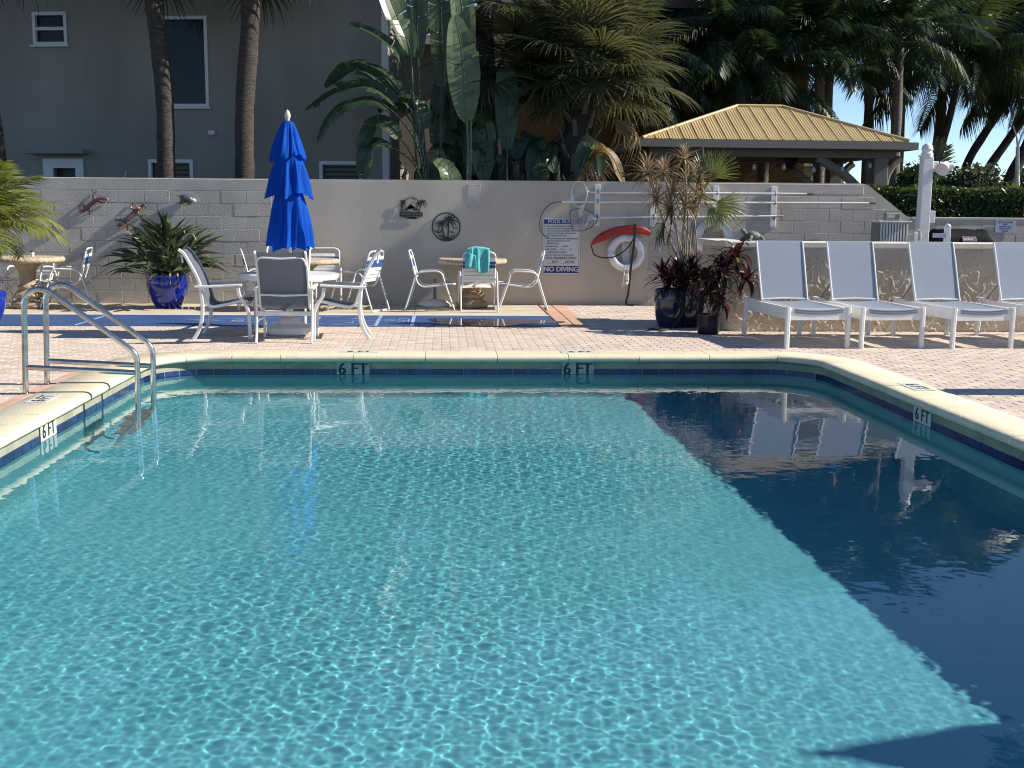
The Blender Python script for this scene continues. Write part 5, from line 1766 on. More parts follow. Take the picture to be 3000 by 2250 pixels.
def lantern(label, x, z, s_):
    t = thing('wall_lantern', label, 'lantern', (x, 24.42, z), 0, 'wall lanterns on the annex')
    MB().lathe([(0.0, 0.0), (0.05 * s_, 0.0), (0.07 * s_, 0.20 * s_), (0.0, 0.20 * s_)], 8).build('glass', M['lantern'], t)
    MB().lathe([(0.085 * s_, 0.20 * s_), (0.05 * s_, 0.26 * s_), (0.02 * s_, 0.28 * s_), (0.03 * s_, 0.32 * s_), (0.0, 0.36 * s_)], 12).build('cap', M['black'], t, smooth=30)
    MB().tube([(-0.10 * s_, 0.15, -0.05 * s_), (-0.10 * s_, 0.02, -0.05 * s_), (-0.02, 0, -0.02), (0, 0, 0)], 0.012, 6).build('arm', M['black'], t)
    return t


lantern('larger black wall lantern beside the house corner', -0.86, 2.16, 1.15)
lantern('smaller black wall lantern right of the larger one', -0.74, 2.12, 0.8)

oc = thing('ochre_house', 'ochre building with a brown eave behind the fan palms', 'house', (1.55, 27.2, 0))
mb = MB()
pierced_wall(mb, 0.0, 7.2, 0.0, 6.3, [(5.6, 6.2, 3.9, 4.9), (3.0, 3.7, 3.6, 4.8)], 0.15)
mb.add([(0, 0, 0), (0, 8, 0), (0, 8, 6.3), (0, 0, 6.3)], [(3, 2, 1, 0)])
mb.add([(7.2, 0, 0), (7.2, 8, 0), (7.2, 8, 6.3), (7.2, 0, 6.3)], [(0, 1, 2, 3)])
mb.build('wall', M['ochre'], oc)
window(oc, 5.6, 6.2, 3.9, 4.9, 0.05, None, 0)
window(oc, 3.0, 3.7, 3.6, 4.8, 0.05, None, 0)
MB().rbox(-0.6, 7.9, -0.75, -0.62, 6.12, 6.36, 0.01).build('fascia', M['brown_wood'], oc)
MB().box(-0.6, 7.9, -0.62, 0.0, 6.28, 6.32).build('soffit', M['brown_wood'], oc)
MB().add([(-0.7, -0.78, 6.35), (8.0, -0.78, 6.35), (6.0, 4, 8.2), (1.5, 4, 8.2), (8.0, 8.5, 6.35), (-0.7, 8.5, 6.35)], [(0, 1, 2, 3), (1, 4, 2), (4, 5, 3, 2), (5, 0, 3)]).build('roof', M['brown_wood'], oc)

ye = thing('pale_cottage', 'pale yellow cottage glimpsed under the gazebo roof', 'house', (8.6, 36.0, 0))
mb = MB()
pierced_wall(mb, -0.3, 3.4, 0.0, 3.0, [(0.5, 1.3, 0.9, 2.75), (2.2, 2.9, 0.9, 2.4)], 0.12)
mb.add([(-0.3, 0, 0), (-0.3, 4, 0), (-0.3, 4, 3.0), (-0.3, 0, 3.0)], [(3, 2, 1, 0)])
mb.build('wall', mat('pale_yellow_wall', (0.52, 0.42, 0.26), 0.9), ye)
window(ye, 0.5, 1.3, 0.9, 2.75, 0.07, None, 0)
window(ye, 2.2, 2.9, 0.9, 2.4, 0.07, None, 0)
MB().add([(-0.6, -0.4, 2.98), (3.7, -0.4, 2.98), (2.6, 2, 3.4), (0.5, 2, 3.4), (3.7, 4.4, 2.98), (-0.6, 4.4, 2.98)], [(0, 1, 2, 3), (1, 4, 2), (4, 5, 3, 2), (5, 0, 3), (0, 5, 4, 1)]).build('roof', M['brown_wood'], ye)

# ================================================================== PLANTS
def rot_to(d, roll=0.0):
    """matrix whose +X is d, +Z as near up as it can be"""
    x = Vector(d).normalized()
    up = Vector((0, 0, 1)) if abs(x.z) < 0.98 else Vector((0, 1, 0))
    y = up.cross(x).normalized()
    z = x.cross(y)
    m = Matrix((x, y, z)).transposed().to_4x4()
    return m @ Matrix.Rotation(roll, 4, 'X')


def strip(mb, pts, widths, side, fold=0.0):
    """a leaf blade along pts; side gives its across direction; fold lifts the edges (a V section)"""
    vv = []
    for i, (p, w) in enumerate(zip(pts, widths)):
        p = Vector(p)
        d = (Vector(pts[min(i + 1, len(pts) - 1)]) - Vector(pts[max(i - 1, 0)])).normalized()
        s_ = Vector(side)
        s_ = (s_ - d * s_.dot(d)).normalized()
        n_ = d.cross(s_)
        if fold:
            vv += [p - s_ * w + n_ * (fold * w), p, p + s_ * w + n_ * (fold * w)]
        else:
            vv += [p - s_ * w, p + s_ * w]
    k = 3 if fold else 2
    ff = []
    for i in range(len(pts) - 1):
        for j in range(k - 1):
            ff.append((i * k + j, i * k + j + 1, (i + 1) * k + j + 1, (i + 1) * k + j))
    mb.add(vv, ff)


def frond_mesh(name, L_, leaf, n_, drop, hang, m, seed, width=0.018, bare=0.18, rise=0.25, vee=0.5, thick=0.02):
    """pinnate palm frond growing along +X, arching over"""
    rr = random.Random(seed)
    mb = MB()

    def at(t):
        return Vector((L_ * (t - 0.12 * t * t * drop), 0, L_ * (rise * t - drop * t * t)))
    mb.tube([at(i / 10) for i in range(11)], [thick * (1 - 0.85 * i / 10) for i in range(11)], 5)
    for i in range(n_):
        t = bare + (1 - bare) * (i + rr.uniform(-0.2, 0.2)) / n_
        t = min(0.995, max(bare, t))
        p = at(t)
        d = (at(min(1, t + 0.02)) - at(t - 0.02)).normalized()
        up = Vector((0, 1, 0)).cross(d)
        up = -up if up.z < 0 else up
        prof = math.sin(math.pi * min(1, 0.18 + 0.78 * t)) ** 0.7
        for sg in (-1, 1):
            ln = leaf * prof * rr.uniform(0.85, 1.1)
            fwd = 0.35 + 0.9 * t ** 2
            dr = (Vector((0, sg, 0)) + d * fwd + up * vee * rr.uniform(0.3, 1.1)).normalized()
            q = p + dr * ln * 0.5 + Vector((0, 0, -hang * ln * 0.16))
            e = p + dr * ln * 0.92 + Vector((0, 0, -hang * ln * rr.uniform(0.5, 0.8)))
            strip(mb, [p, p + dr * ln * 0.22, q, e], [width * 0.5, width, width * 0.9, width * 0.08], d)
    return mb.mesh(name, m)


def fan_mesh(name, pet, R_, m, seed, nseg=44, droop=0.55, spread=250, dead=False):
    """costapalmate fan leaf: stalk along +X then a pleated fan whose finger tips hang"""
    rr = random.Random(seed)
    mb = MB()
    mb.tube([(0, 0, 0), (pet * 0.5, 0, pet * 0.03), (pet, 0, 0)], [0.02, 0.016, 0.012], 5)
    hub = Vector((pet, 0, 0))
    for i in range(nseg):
        a = R(-spread / 2 + spread * (i + 0.5) / nseg + rr.uniform(-1.5, 1.5))
        ln = R_ * (0.80 + 0.25 * math.cos(a * 0.6)) * rr.uniform(0.88, 1.08)
        dr = Vector((math.cos(a), math.sin(a), 0.16 * math.cos(a * 0.5)))
        s_ = Vector((-math.sin(a), math.cos(a), 0))
        costa = Vector((0.25 * R_ * max(0, math.cos(a)) * 0.5, 0, -0.05 * R_ * max(0, math.cos(a))))
        dd = droop * rr.uniform(0.7, 1.3)
        pts = []
        for f in (0.03, 0.25, 0.5, 0.72, 0.88, 1.0):
            z = -dd * R_ * max(0, f - 0.42) ** 1.7
            k_ = f if f < 0.6 else f - 0.22 * dd * (f - 0.6) ** 1.2
            pts.append(hub + costa * min(1, f * 3) + dr * (ln * k_) + Vector((0, 0, z + 0.01 * math.sin(i * math.pi))) + s_ * (0.03 * R_ * rr.uniform(-1, 1) * max(0, f - 0.5)))
        hw = R_ * R(spread / nseg) * 0.52
        strip(mb, pts, [0.006, hw * 0.28, hw * 0.46, hw * 0.26, hw * 0.13, 0.002], s_ + Vector((0, 0, 0.35 * (-1) ** i)))
    return mb.mesh(name, m)


def trunk_obj(parent, path, r0, r1, m, n_=14, rough=0.05):
    P = smooth_path(path, 6)
    k = len(P)
    rr = random.Random(int(abs(path[0][0]) * 100))
    mb = MB()
    mb.tube(P, [(r0 + (r1 - r0) * i / (k - 1)) * (1 + rr.uniform(-rough, rough)) for i in range(k)], n_)
    return mb.build('trunk', m, parent, smooth=60)


def put_fronds(parent, top, meshes, n_, el0, el1, seed, az0=0.0, scale=(0.85, 1.1), name='frond', rolls=0.25, azr=360.0):
    """fronds spiral round the crown; the youngest stand up, the oldest hang"""
    rr = random.Random(seed)
    for i in range(n_):
        f = i / max(1, n_ - 1)
        az = R(az0 + (i * 137.5) % azr + rr.uniform(-12, 12))
        el = R(el1 + (el0 - el1) * (f ** 0.8) + rr.uniform(-7, 7))
        d = Vector((math.cos(az) * math.cos(el), math.sin(az) * math.cos(el), math.sin(el)))
        s_ = rr.uniform(*scale)
        o = obj(name, meshes[rr.randrange(len(meshes))], parent)
        o.matrix_basis = Matrix.Translation(Vector(top) + Vector((0, 0, -0.25 * f))) @ rot_to(d, rr.uniform(-rolls, rolls)) @ Matrix.Diagonal((s_, s_, s_, 1))


# ---- sabal palms behind the wall at left: trunks, with crowns above the picture whose leaf tips hang into it
sabal = [fan_mesh('sabal_leaf', 0.75, 0.95, M['leaf_dark'], 60 + i, 36, 0.9, 220) for i in range(3)]
for lab, path, top, r_, sd in (
        ('sabal palm trunk at the left picture edge', [(-7.45, 20.0, 0), (-7.52, 20.0, 2.2), (-7.68, 20.0, 4.0), (-7.95, 20.0, 6.2)], (-7.95, 20.0, 6.25), 0.155, 1),
        ('sabal palm with a slightly curved trunk crossing the tall window', [(-4.72, 20.0, 0), (-4.71, 20.0, 2.0), (-4.69, 20.0, 3.3), (-4.78, 20.0, 4.6), (-4.95, 20.0, 6.4)], (-4.95, 20.0, 6.45), 0.155, 2),
        ('sabal palm trunk just left of the umbrella', [(-3.42, 20.0, 0), (-3.38, 20.0, 2.0), (-3.35, 20.0, 3.2), (-3.22, 20.0, 4.6), (-3.12, 20.0, 6.3)], (-3.12, 20.0, 6.35), 0.165, 3)):
    t = thing('sabal_palm', lab, 'palm tree', (0, 0, 0), group='sabal palms before the grey house')
    trunk_obj(t, path, r_, r_ * 0.95, M['trunk'], 16, 0.05)
    put_fronds(t, top, sabal, 20, -45, 70, 20 + sd)

# ---- fan palms in the middle
fans = [fan_mesh('fan_leaf', 0.85, 1.12, M['leaf_fan'], 70 + i, 54, 0.62, 250) for i in range(4)]
fans_dead = [fan_mesh('dead_fan_leaf', 0.7, 0.85, M['leaf_dead'], 80, 26, 1.6, 120)]
t = thing('fan_palm', 'broad fan palm with lit yellowish fingers above the pool rules sign', 'palm tree', (0, 0, 0))
trunk_obj(t, [(2.30, 21.3, 0), (2.34, 21.3, 1.5), (2.50, 21.4, 2.8), (2.72, 21.5, 4.0)], 0.30, 0.22, M['trunk'], 16, 0.22)
put_fronds(t, (2.78, 21.5, 4.35), fans, 44, -38, 78, 5)
put_fronds(t, (2.72, 21.45, 3.7), fans_dead, 4, -78, -45, 6, name='dead_leaf')
# the old leaf bases that clothe the trunk
rb_ = random.Random(9)
boot = MB().prism([(-0.05, 0), (0.05, 0), (0.035, 0.26), (0.0, 0.34), (-0.035, 0.26)], (0, 0, 0), (0, 1, 0), (0.35, 0, 1), 0.02).mesh('leaf_base', M['trunk_grey'])
for i in range(46):
    z = 1.5 + 2.3 * i / 46
    a = i * 2.4
    c_ = Vector((2.36 + 0.36 * max(0, (z - 1.5) / 2.4), 21.35, z))
    obj('leaf_base', boot, t, Matrix.Translation(c_ + Vector((math.cos(a), math.sin(a), 0)) * 0.26) @ Matrix.Rotation(a, 4, 'Z') @ Matrix.Rotation(rb_.uniform(-0.1, 0.5), 4, 'Y'))
t = thing('fan_palm', 'shaded fan palm left of the broad one, over the bird of paradise', 'palm tree', (0, 0, 0))
trunk_obj(t, [(0.95, 22.0, 0), (0.95, 22.0, 2.0), (0.88, 22.0, 3.6), (0.80, 22.0, 5.3)], 0.2, 0.17, M['trunk'], 14, 0.1)
put_fronds(t, (1.15, 21.8, 4.5), fans, 18, -42, 40, 15, scale=(0.7, 0.95))
put_fronds(t, (0.80, 22.0, 5.6), fans, 14, -40, 70, 16, scale=(0.8, 1.0))

# ---- white bird of paradise clump: big torn paddle leaves
bp_ = thing('bird_of_paradise', 'tall dark bird of paradise clump with big torn paddle leaves', 'plant', (0, 0, 0))


def paddle(pts, hw, m, seed, y=20.4, start=0.38, fold=0.25, side=None, ydir=0.0):
    """pts: (x, z) along stalk and midrib; the blade begins at `start` of the length"""
    rr = random.Random(seed)
    P = smooth_path([(a, y + ydir * i, b) for i, (a, b) in enumerate(pts)], 8)
    d = [0.0]
    for a, b in zip(P[:-1], P[1:]):
        d.append(d[-1] + (b - a).length)
    tot = d[-1]

    def at(s_):
        s_ = max(0, min(tot - 1e-5, s_))
        for i in range(len(d) - 1):
            if d[i + 1] >= s_:
                return P[i].lerp(P[i + 1], (s_ - d[i]) / max(1e-6, d[i + 1] - d[i])), (P[i + 1] - P[i]).normalized()
    mb = MB()
    mb.tube(P, [0.035 * (1 - 0.8 * q / tot) for q in d], 6)
    n_ = int((1 - start) * tot / 0.075)
    for sg in (-1, 1):
        torn = 0.0
        for i in range(n_):
            f0, f1 = i / n_, (i + 1) / n_
            if rr.random() < 0.2:
                torn = rr.uniform(-0.35, 0.35)
                gap = rr.uniform(0.04, 0.22)
            else:
                gap = 0.0
            row = []
            for q, (f, isend) in enumerate(((f0 + gap / n_, 0), (f1, 1))):
                s_ = tot * (start + (1 - start) * f)
                p, dr = at(s_)
                w = hw * (math.sin(math.pi * min(1, 0.06 + 0.93 * f)) ** 0.55)
                sd = Vector(side) if side else Vector((0, -0.6, 0.8)).cross(dr)
                sd = (sd - dr * sd.dot(dr)).normalized() * sg
                nn = dr.cross(sd) * sg
                tip = p + sd * w * (1 - 0.2 * abs(torn)) + nn * w * (fold + torn * 0.7) + dr * (w * 0.25) + Vector((0, 0, -abs(torn) * w * 0.3))
                mid = p + sd * w * 0.55 + nn * w * (fold * 0.35 + torn * 0.2) + dr * (w * 0.10)
                row.append((p, mid, tip))
            (a, b, c_), (e, g_, h) = row
            mb.add([a, b, c_, e, g_, h], [(0, 1, 4, 3), (1, 2, 5, 4)])
    return mb.build('leaf', m, bp_)


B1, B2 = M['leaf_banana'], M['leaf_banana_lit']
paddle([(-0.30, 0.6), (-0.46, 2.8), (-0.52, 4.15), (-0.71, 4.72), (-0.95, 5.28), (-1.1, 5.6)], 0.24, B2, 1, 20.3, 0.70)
paddle([(-0.25, 0.6), (-0.34, 2.8), (-0.40, 4.3), (-0.42, 5.46), (-0.40, 6.0)], 0.20, B1, 2, 20.5, 0.66)
paddle([(-0.25, 0.6), (-0.37, 2.69), (-0.66, 4.01), (-1.05, 4.43), (-1.58, 4.67)], 0.13, B1, 3, 20.2, 0.74, fold=0.8)
paddle([(-0.2, 0.6), (-0.31, 2.63), (-0.90, 3.71), (-1.50, 3.99), (-2.03, 3.65)], 0.24, B1, 4, 20.5, 0.60)
paddle([(-0.2, 0.6), (-0.34, 2.63), (-0.86, 3.42), (-1.30, 3.64), (-1.81, 3.54), (-2.34, 3.22)], 0.18, B1, 5, 20.2, 0.58)
paddle([(-0.25, 0.6), (-0.37, 2.51), (-1.03, 3.35), (-1.57, 3.36), (-1.88, 3.14), (-2.14, 2.68)], 0.14, B1, 6, 20.1, 0.62, fold=-0.3)
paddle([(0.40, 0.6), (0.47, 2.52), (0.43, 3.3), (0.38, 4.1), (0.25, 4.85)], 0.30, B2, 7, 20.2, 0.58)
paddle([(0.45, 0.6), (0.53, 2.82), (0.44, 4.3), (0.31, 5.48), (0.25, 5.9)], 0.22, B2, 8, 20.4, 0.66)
paddle([(0.0, 0.6), (-0.01, 2.81), (0.02, 4.2), (-0.01, 5.36), (-0.05, 5.9)], 0.22, B1, 9, 20.6, 0.58)
paddle([(-0.2, 0.6), (-0.38, 2.15), (-0.91, 2.60), (-1.24, 2.58), (-1.36, 2.05)], 0.17, B1, 10, 20.0, 0.70)
paddle([(-0.2, 0.6), (-0.41, 2.21), (-0.79, 2.83), (-1.12, 2.99), (-1.42, 2.55)], 0.20, B1, 11, 20.1, 0.68)
paddle([(-0.1, 0.6), (-0.25, 2.33), (-0.37, 3.22), (-0.67, 3.45), (-1.08, 3.21)], 0.24, B1, 12, 20.3, 0.66)
paddle([(0.3, 0.8), (0.23, 1.8), (0.1, 2.2), (-0.13, 2.36)], 0.2, B2, 13, 19.7, 0.5)
paddle([(2.3, 0.8), (2.45, 1.9), (2.72, 2.55), (3.0, 2.52), (3.26, 2.0)], 0.12, M['leaf_orange'], 14, 20.2, 0.6)
paddle([(2.2, 0.8), (2.35, 1.9), (2.55, 2.55), (2.68, 2.62), (2.85, 2.15)], 0.18, B1, 15, 20.3, 0.6)
rr_ = random.Random(21)
for i in range(26):
    x0 = rr_.uniform(-0.4, 2.3)
    h = rr_.uniform(2.2, 4.3) if x0 < 1.3 else rr_.uniform(2.0, 3.0)
    dx = rr_.uniform(-0.9, 0.8) * (0.6 if x0 > 1 else 1)
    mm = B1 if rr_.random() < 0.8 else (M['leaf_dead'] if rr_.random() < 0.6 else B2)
    paddle([(x0, 0.5), (x0 + dx * 0.1, h * 0.6), (x0 + dx * 0.4, h * 0.92), (x0 + dx * 0.8, h), (x0 + dx * 1.15, h - rr_.uniform(0.1, 0.8))], rr_.uniform(0.14, 0.24), mm, 40 + i, rr_.uniform(20.5, 21.6), 0.55, rr_.uniform(-0.2, 0.5), ydir=rr_.uniform(-0.12, 0.12))
for i in range(9):
    x0 = -0.3 + 0.3 * i
    MB().tube(smooth_path([(x0, 20.9, 0), (x0 + rr_.uniform(-0.1, 0.1), 20.9, 1.2), (x0 + rr_.uniform(-0.2, 0.2), 20.85, 2.4)], 4), [0.11 - 0.004 * k_ for k_ in range(9)], 9).build('stem', M['trunk'], bp_, smooth=60)

# ---- far palms behind the gazebo, feathery and dark
feather = [frond_mesh('feather_frond', 2.3, 0.62, 46, 0.55, 1.2, M['leaf_far'], 90 + i, 0.020, 0.16, 0.45, 0.6) for i in range(4)]
far_palms = [((4.9, 28.0), 5.6, 22, 'dark feather palm behind the left end of the gazebo ridge'), ((6.3, 26.4), 5.2, 24, 'dark feather palm rising directly behind the gazebo ridge'),
             ((7.6, 28.5), 6.2, 24, 'tall dark palm above the gazebo roof right of its ridge'), ((8.9, 26.3), 5.3, 24, 'dark palm whose trunk rises behind the right roof slope'),
             ((9.75, 28.6), 5.0, 22, 'slim dark palm second from the sky gap'), ((10.75, 26.6), 5.35, 24, 'dark palm standing right before the sky gap'), ((5.6, 30.5), 6.8, 22, 'farthest dark palm over the ochre house'),
             ((8.4, 31.0), 7.0, 22, 'tall far palm filling the picture top above the gazebo'), ((11.6, 30.5), 6.2, 22, 'far palm right of the sky gap at the top'), ((12.9, 31.5), 6.4, 20, 'far palm behind the leaning coconut palms'),
             ((4.2, 26.2), 4.6, 20, 'low dark palm between the fan palm and the gazebo'), ((7.45, 26.2), 4.3, 24, 'low dark palm before the right end of the ochre house')]
for i, ((x, y), h, nf, lab) in enumerate(far_palms):
    t = thing('feather_palm', lab, 'palm tree', (0, 0, 0), group='dark palms behind the gazebo')
    lean = rnd.uniform(-0.3, 0.3)
    trunk_obj(t, [(x, y, 0), (x + lean * 0.3, y, h * 0.4), (x + lean * 0.6, y, h * 0.75), (x + lean, y, h)], 0.15, 0.10, M['trunk_grey'], 10, 0.06)
    MB().tube([(x + lean * 0.92, y, h - 0.3), (x + lean, y, h + 0.35)], [0.11, 0.07], 9).build('crown_shaft', M['stem_green'], t, smooth=60)
    put_fronds(t, (x + lean, y, h + 0.35), feather, nf, -50 if x < 8 else -22, 75, 100 + i)
# ---- leaning coconut palms at the right
coco = [frond_mesh('coconut_frond', 3.6, 0.95, 64, 0.62, 1.7, M['leaf_palm'], 120 + i, 0.024, 0.14, 0.40, 0.35, 0.03) for i in range(3)]
for i, (path, nf, lab) in enumerate((
        ([(14.6, 32, 0), (14.95, 32, 2.6), (15.5, 32, 3.8), (16.3, 32, 5.0), (17.2, 32, 6.2)], 18, 'leaning coconut palm, leftmost of the three parallel trunks'),
        ([(15.0, 31.5, 0), (15.25, 31.5, 2.3), (15.95, 31.5, 3.6), (16.9, 31.5, 5.0), (17.9, 31.5, 6.6)], 18, 'leaning coconut palm, middle of the three parallel trunks'),
        ([(15.45, 30.5, 0), (15.5, 30.5, 2.1), (16.0, 30.5, 3.4), (16.6, 30.5, 4.9), (17.2, 30.5, 6.2)], 20, 'thickest leaning coconut palm, rightmost of the three parallel trunks'),
        ([(13.2, 30.0, 0), (13.1, 30.0, 2.2), (13.35, 30.0, 3.2), (13.6, 30.0, 4.4), (13.75, 30.0, 5.6)], 20, 'coconut palm with a thin curved trunk next to the gazebo eave'),
        ([(14.3, 33, 0), (14.4, 33, 2.2), (14.6, 33, 3.6), (14.65, 33, 5.2), (14.8, 33, 6.6)], 20, 'upright stout coconut palm behind the flood lights'))):
    t = thing('coconut_palm', lab, 'palm tree', (0, 0, 0), group='coconut palms at the right')
    trunk_obj(t, path, 0.20 if i in (2, 4) else 0.125, 0.11 if i != 3 else 0.08, M['trunk'], 12, 0.05)
    put_fronds(t, path[-1], coco, nf, -22, 65, 140 + i, scale=(0.75, 1.0))
# slender palm added right of the picture; its narrow crown is lined up with the sun to streak the garden wall with shade
t = thing('streak_palm', 'unseen slender palm added beyond the right picture edge to streak the wall with shade', 'palm tree', (0, 0, 0))
trunk_obj(t, [(11.4, 17.9, 0), (11.3, 17.85, 3.0), (11.1, 17.76, 6.0), (10.9, 17.72, 7.6)], 0.08, 0.05, M['trunk_grey'], 9, 0.05)
rr_ = random.Random(55)
for i in range(12):
    az = R(rr_.choice((0, 180)) + rr_.uniform(-24, 24))
    el = R(rr_.uniform(-25, 60))
    d = Vector((math.cos(az) * math.cos(el), math.sin(az) * math.cos(el), math.sin(el)))
    obj('frond', feather[i % 4], t, Matrix.Translation((10.9, 17.72, 7.6)) @ rot_to(d, rr_.uniform(-0.3, 0.3)) @ Matrix.Diagonal((0.62, 0.62, 0.62, 1)))
# small young palm behind the flood lights
t = thing('young_palm', 'young blue-green palm behind the flood lights', 'palm tree', (0, 0, 0))
trunk_obj(t, [(12.15, 27.5, 0), (12.15, 27.5, 1.3)], 0.1, 0.08, M['trunk_grey'], 9)
put_fronds(t, (12.15, 27.5, 1.4), [frond_mesh('young_frond', 1.9, 0.5, 26, 0.35, 0.6, M['leaf_grey'], 150, 0.022, 0.2, 0.5, 0.3)], 9, 20, 80, 151)

# ---- leafy masses: hedge, bushes, far trees
def leaf_cloud(mb, n_, place, size, seed):
    rr = random.Random(seed)
    for _ in range(n_):
        p, nn = place(rr)
        a = Vector((rr.gauss(0, 1), rr.gauss(0, 1), rr.gauss(0, 1))).normalized()
        nn = (Vector(nn) * 0.8 + a).normalized()
        u = nn.cross(Vector((rr.gauss(0, 1), rr.gauss(0, 1), rr.gauss(0, 1)))).normalized()
        v = nn.cross(u)
        s_ = size * rr.uniform(0.6, 1.3)
        mb.add([p - u * s_, p + v * s_ * 0.42, p + u * s_, p - v * s_ * 0.42], [(0, 1, 2, 3)])


hd = thing('hedge', 'clipped dark green hedge behind the low wall at right', 'hedge', (0, 0, 0))
MB().rbox(7.0, 15.4, 20.35, 21.15, 0.0, 1.90, 0.05).build('inside', M['hedge_core'], hd)


def hplace(rr):
    f = rr.random()
    x = rr.uniform(6.9, 15.5)
    if f < 0.68:
        return Vector((x, 20.33 - rr.uniform(-0.03, 0.10) - 0.03 * math.sin(x * 3.1), rr.uniform(1.2, 1.98))), (0, -1, 0.2)
    return Vector((x, rr.uniform(20.25, 21.1), 1.92 + rr.uniform(0, 0.10) + 0.02 * math.sin(x * 5))), (0, 0, 1)


mb = MB()
leaf_cloud(mb, 15000, hplace, 0.048, 31)
tag(mb.build('foliage', M['hedge'], hd), kind='stuff')


def bush(label, c_, rad, n_, size, m, seed, name='bush', cat='bush'):
    t = thing(name, label, cat, (0, 0, 0))
    blobs = []
    rr0 = random.Random(seed)
    for _ in range(9):
        d = Vector((rr0.uniform(-1, 1), rr0.uniform(-1, 1), rr0.uniform(-0.4, 1)))
        blobs.append((Vector(c_) + Vector((d.x * rad[0] * 0.62, d.y * rad[1] * 0.62, d.z * rad[2] * 0.55)), rr0.uniform(0.35, 0.55)))

    def place(rr):
        b, k_ = blobs[rr.randrange(len(blobs))]
        d = Vector((rr.gauss(0, 1), rr.gauss(0, 1), rr.gauss(0, 1))).normalized()
        q = k_ * rr.uniform(0.55, 1.0)
        return b + Vector((d.x * rad[0], d.y * rad[1], d.z * rad[2])) * q, d
    mb = MB()
    leaf_cloud(mb, n_, place, size, seed + 1)
    tag(mb.build('foliage', m, t), kind='stuff')
    mb = MB()
    for _ in range(5):
        b = blobs[rr0.randrange(9)][0]
        mb = MB().tube([(c_[0] + rr0.uniform(-0.1, 0.1), c_[1], 0), (b.x, b.y, b.z)], [0.05, 0.015], 6)
        mb.build('stem', M['stem'], t)
    return t


bush('leafy dark shrub left of the lamp post behind the hedge', (10.35, 24.5, 1.75), (1.0, 0.8, 0.95), 4200, 0.085, M['leaf_dark'], 33)
bush('olive leafy shrub right of the lamp post behind the hedge', (11.5, 24.2, 1.75), (0.7, 0.7, 0.95), 3400, 0.07, M['leaf_grey'], 34)
bush('croton-like yellowish shrub between the leaning trunks', (13.2, 26.5, 1.45), (0.75, 0.7, 0.95), 3200, 0.085, M['leaf_olive'], 35)
bush('dark shrub seen through the right part of the gazebo', (9.3, 29.5, 1.4), (1.5, 0.8, 1.1), 3600, 0.10, M['leaf_dark'], 36)
bush('dark shrub seen through the middle of the gazebo', (6.9, 29.5, 1.3), (1.7, 0.8, 1.15), 3600, 0.10, M['leaf_dark'], 37)
bush('dark shrub seen through the left part of the gazebo', (4.6, 26.2, 1.5), (0.9, 0.5, 1.2), 2600, 0.09, M['leaf_dark'], 38)
for i, (x, y, w, h) in enumerate(((26.0, 60, 4.5, 2.4), (33.0, 62, 5.0, 3.2), (40.0, 66, 5.0, 3.0), (20.0, 62, 4.0, 2.2))):
    bush(('far tree behind the leaning trunks', 'far tree at the right picture edge', 'far tree beyond the right picture edge', 'far tree behind the flood lights')[i], (x, y, h * 0.55), (w, 2.5, h), 3600, 0.22, M['leaf_far'], 60 + i, 'far_tree', 'tree')

# far white lamp pole
fp = thing('far_light_pole', 'thin white light pole against the sky at the right edge', 'pole', (15.75, 30.2, 0))
MB().tube([(0, 0, 0), (-0.08, 0, 2.0), (-0.17, 0, 3.35)], [0.085, 0.07, 0.05], 10).build('pole', M['white_metal'], fp, smooth=50)
MB().tube([(-0.17, 0, 3.35), (-0.22, 0, 3.6), (-0.34, 0, 3.9)], [0.03, 0.022, 0.015], 7).build('arm', M['white_metal'], fp, smooth=50)
MB().tube([(-0.17, 0, 3.35), (-0.10, 0, 3.6), (0.04, 0, 3.9)], [0.03, 0.022, 0.015], 7).build('arm', M['white_metal'], fp, smooth=50)

# ================================================================== POTTED PLANTS
def pot(parent, prof, m, n_=40, c_=(0, 0, 0)):
    MB().lathe(prof, n_, c_).build('pot', m, parent, smooth=50)


def lance_mesh(name, stalk, L_, hw, m, seed, bend=0.35, fold=0.35):
    rr = random.Random(seed)
    mb = MB()
    n_ = 8
    pts = []
    for i in range(n_ + 1):
        f = i / n_
        pts.append((stalk + L_ * (f - 0.10 * bend * f * f), 0.02 * math.sin(3 * f + seed), -bend * L_ * f ** 2.2))
    ws = [hw * max(0.03, math.sin(math.pi * min(1, 0.07 + 0.93 * i / n_)) ** 0.8) for i in range(n_ + 1)]
    strip(mb, pts, ws, (0, 1, 0), fold)
    if stalk > 0.02:
        mb.tube([(0, 0, 0), (stalk * 0.5, 0, 0.01), (stalk, 0, 0)], [0.009, 0.007, 0.005], 5)
    return mb.mesh(name, m)


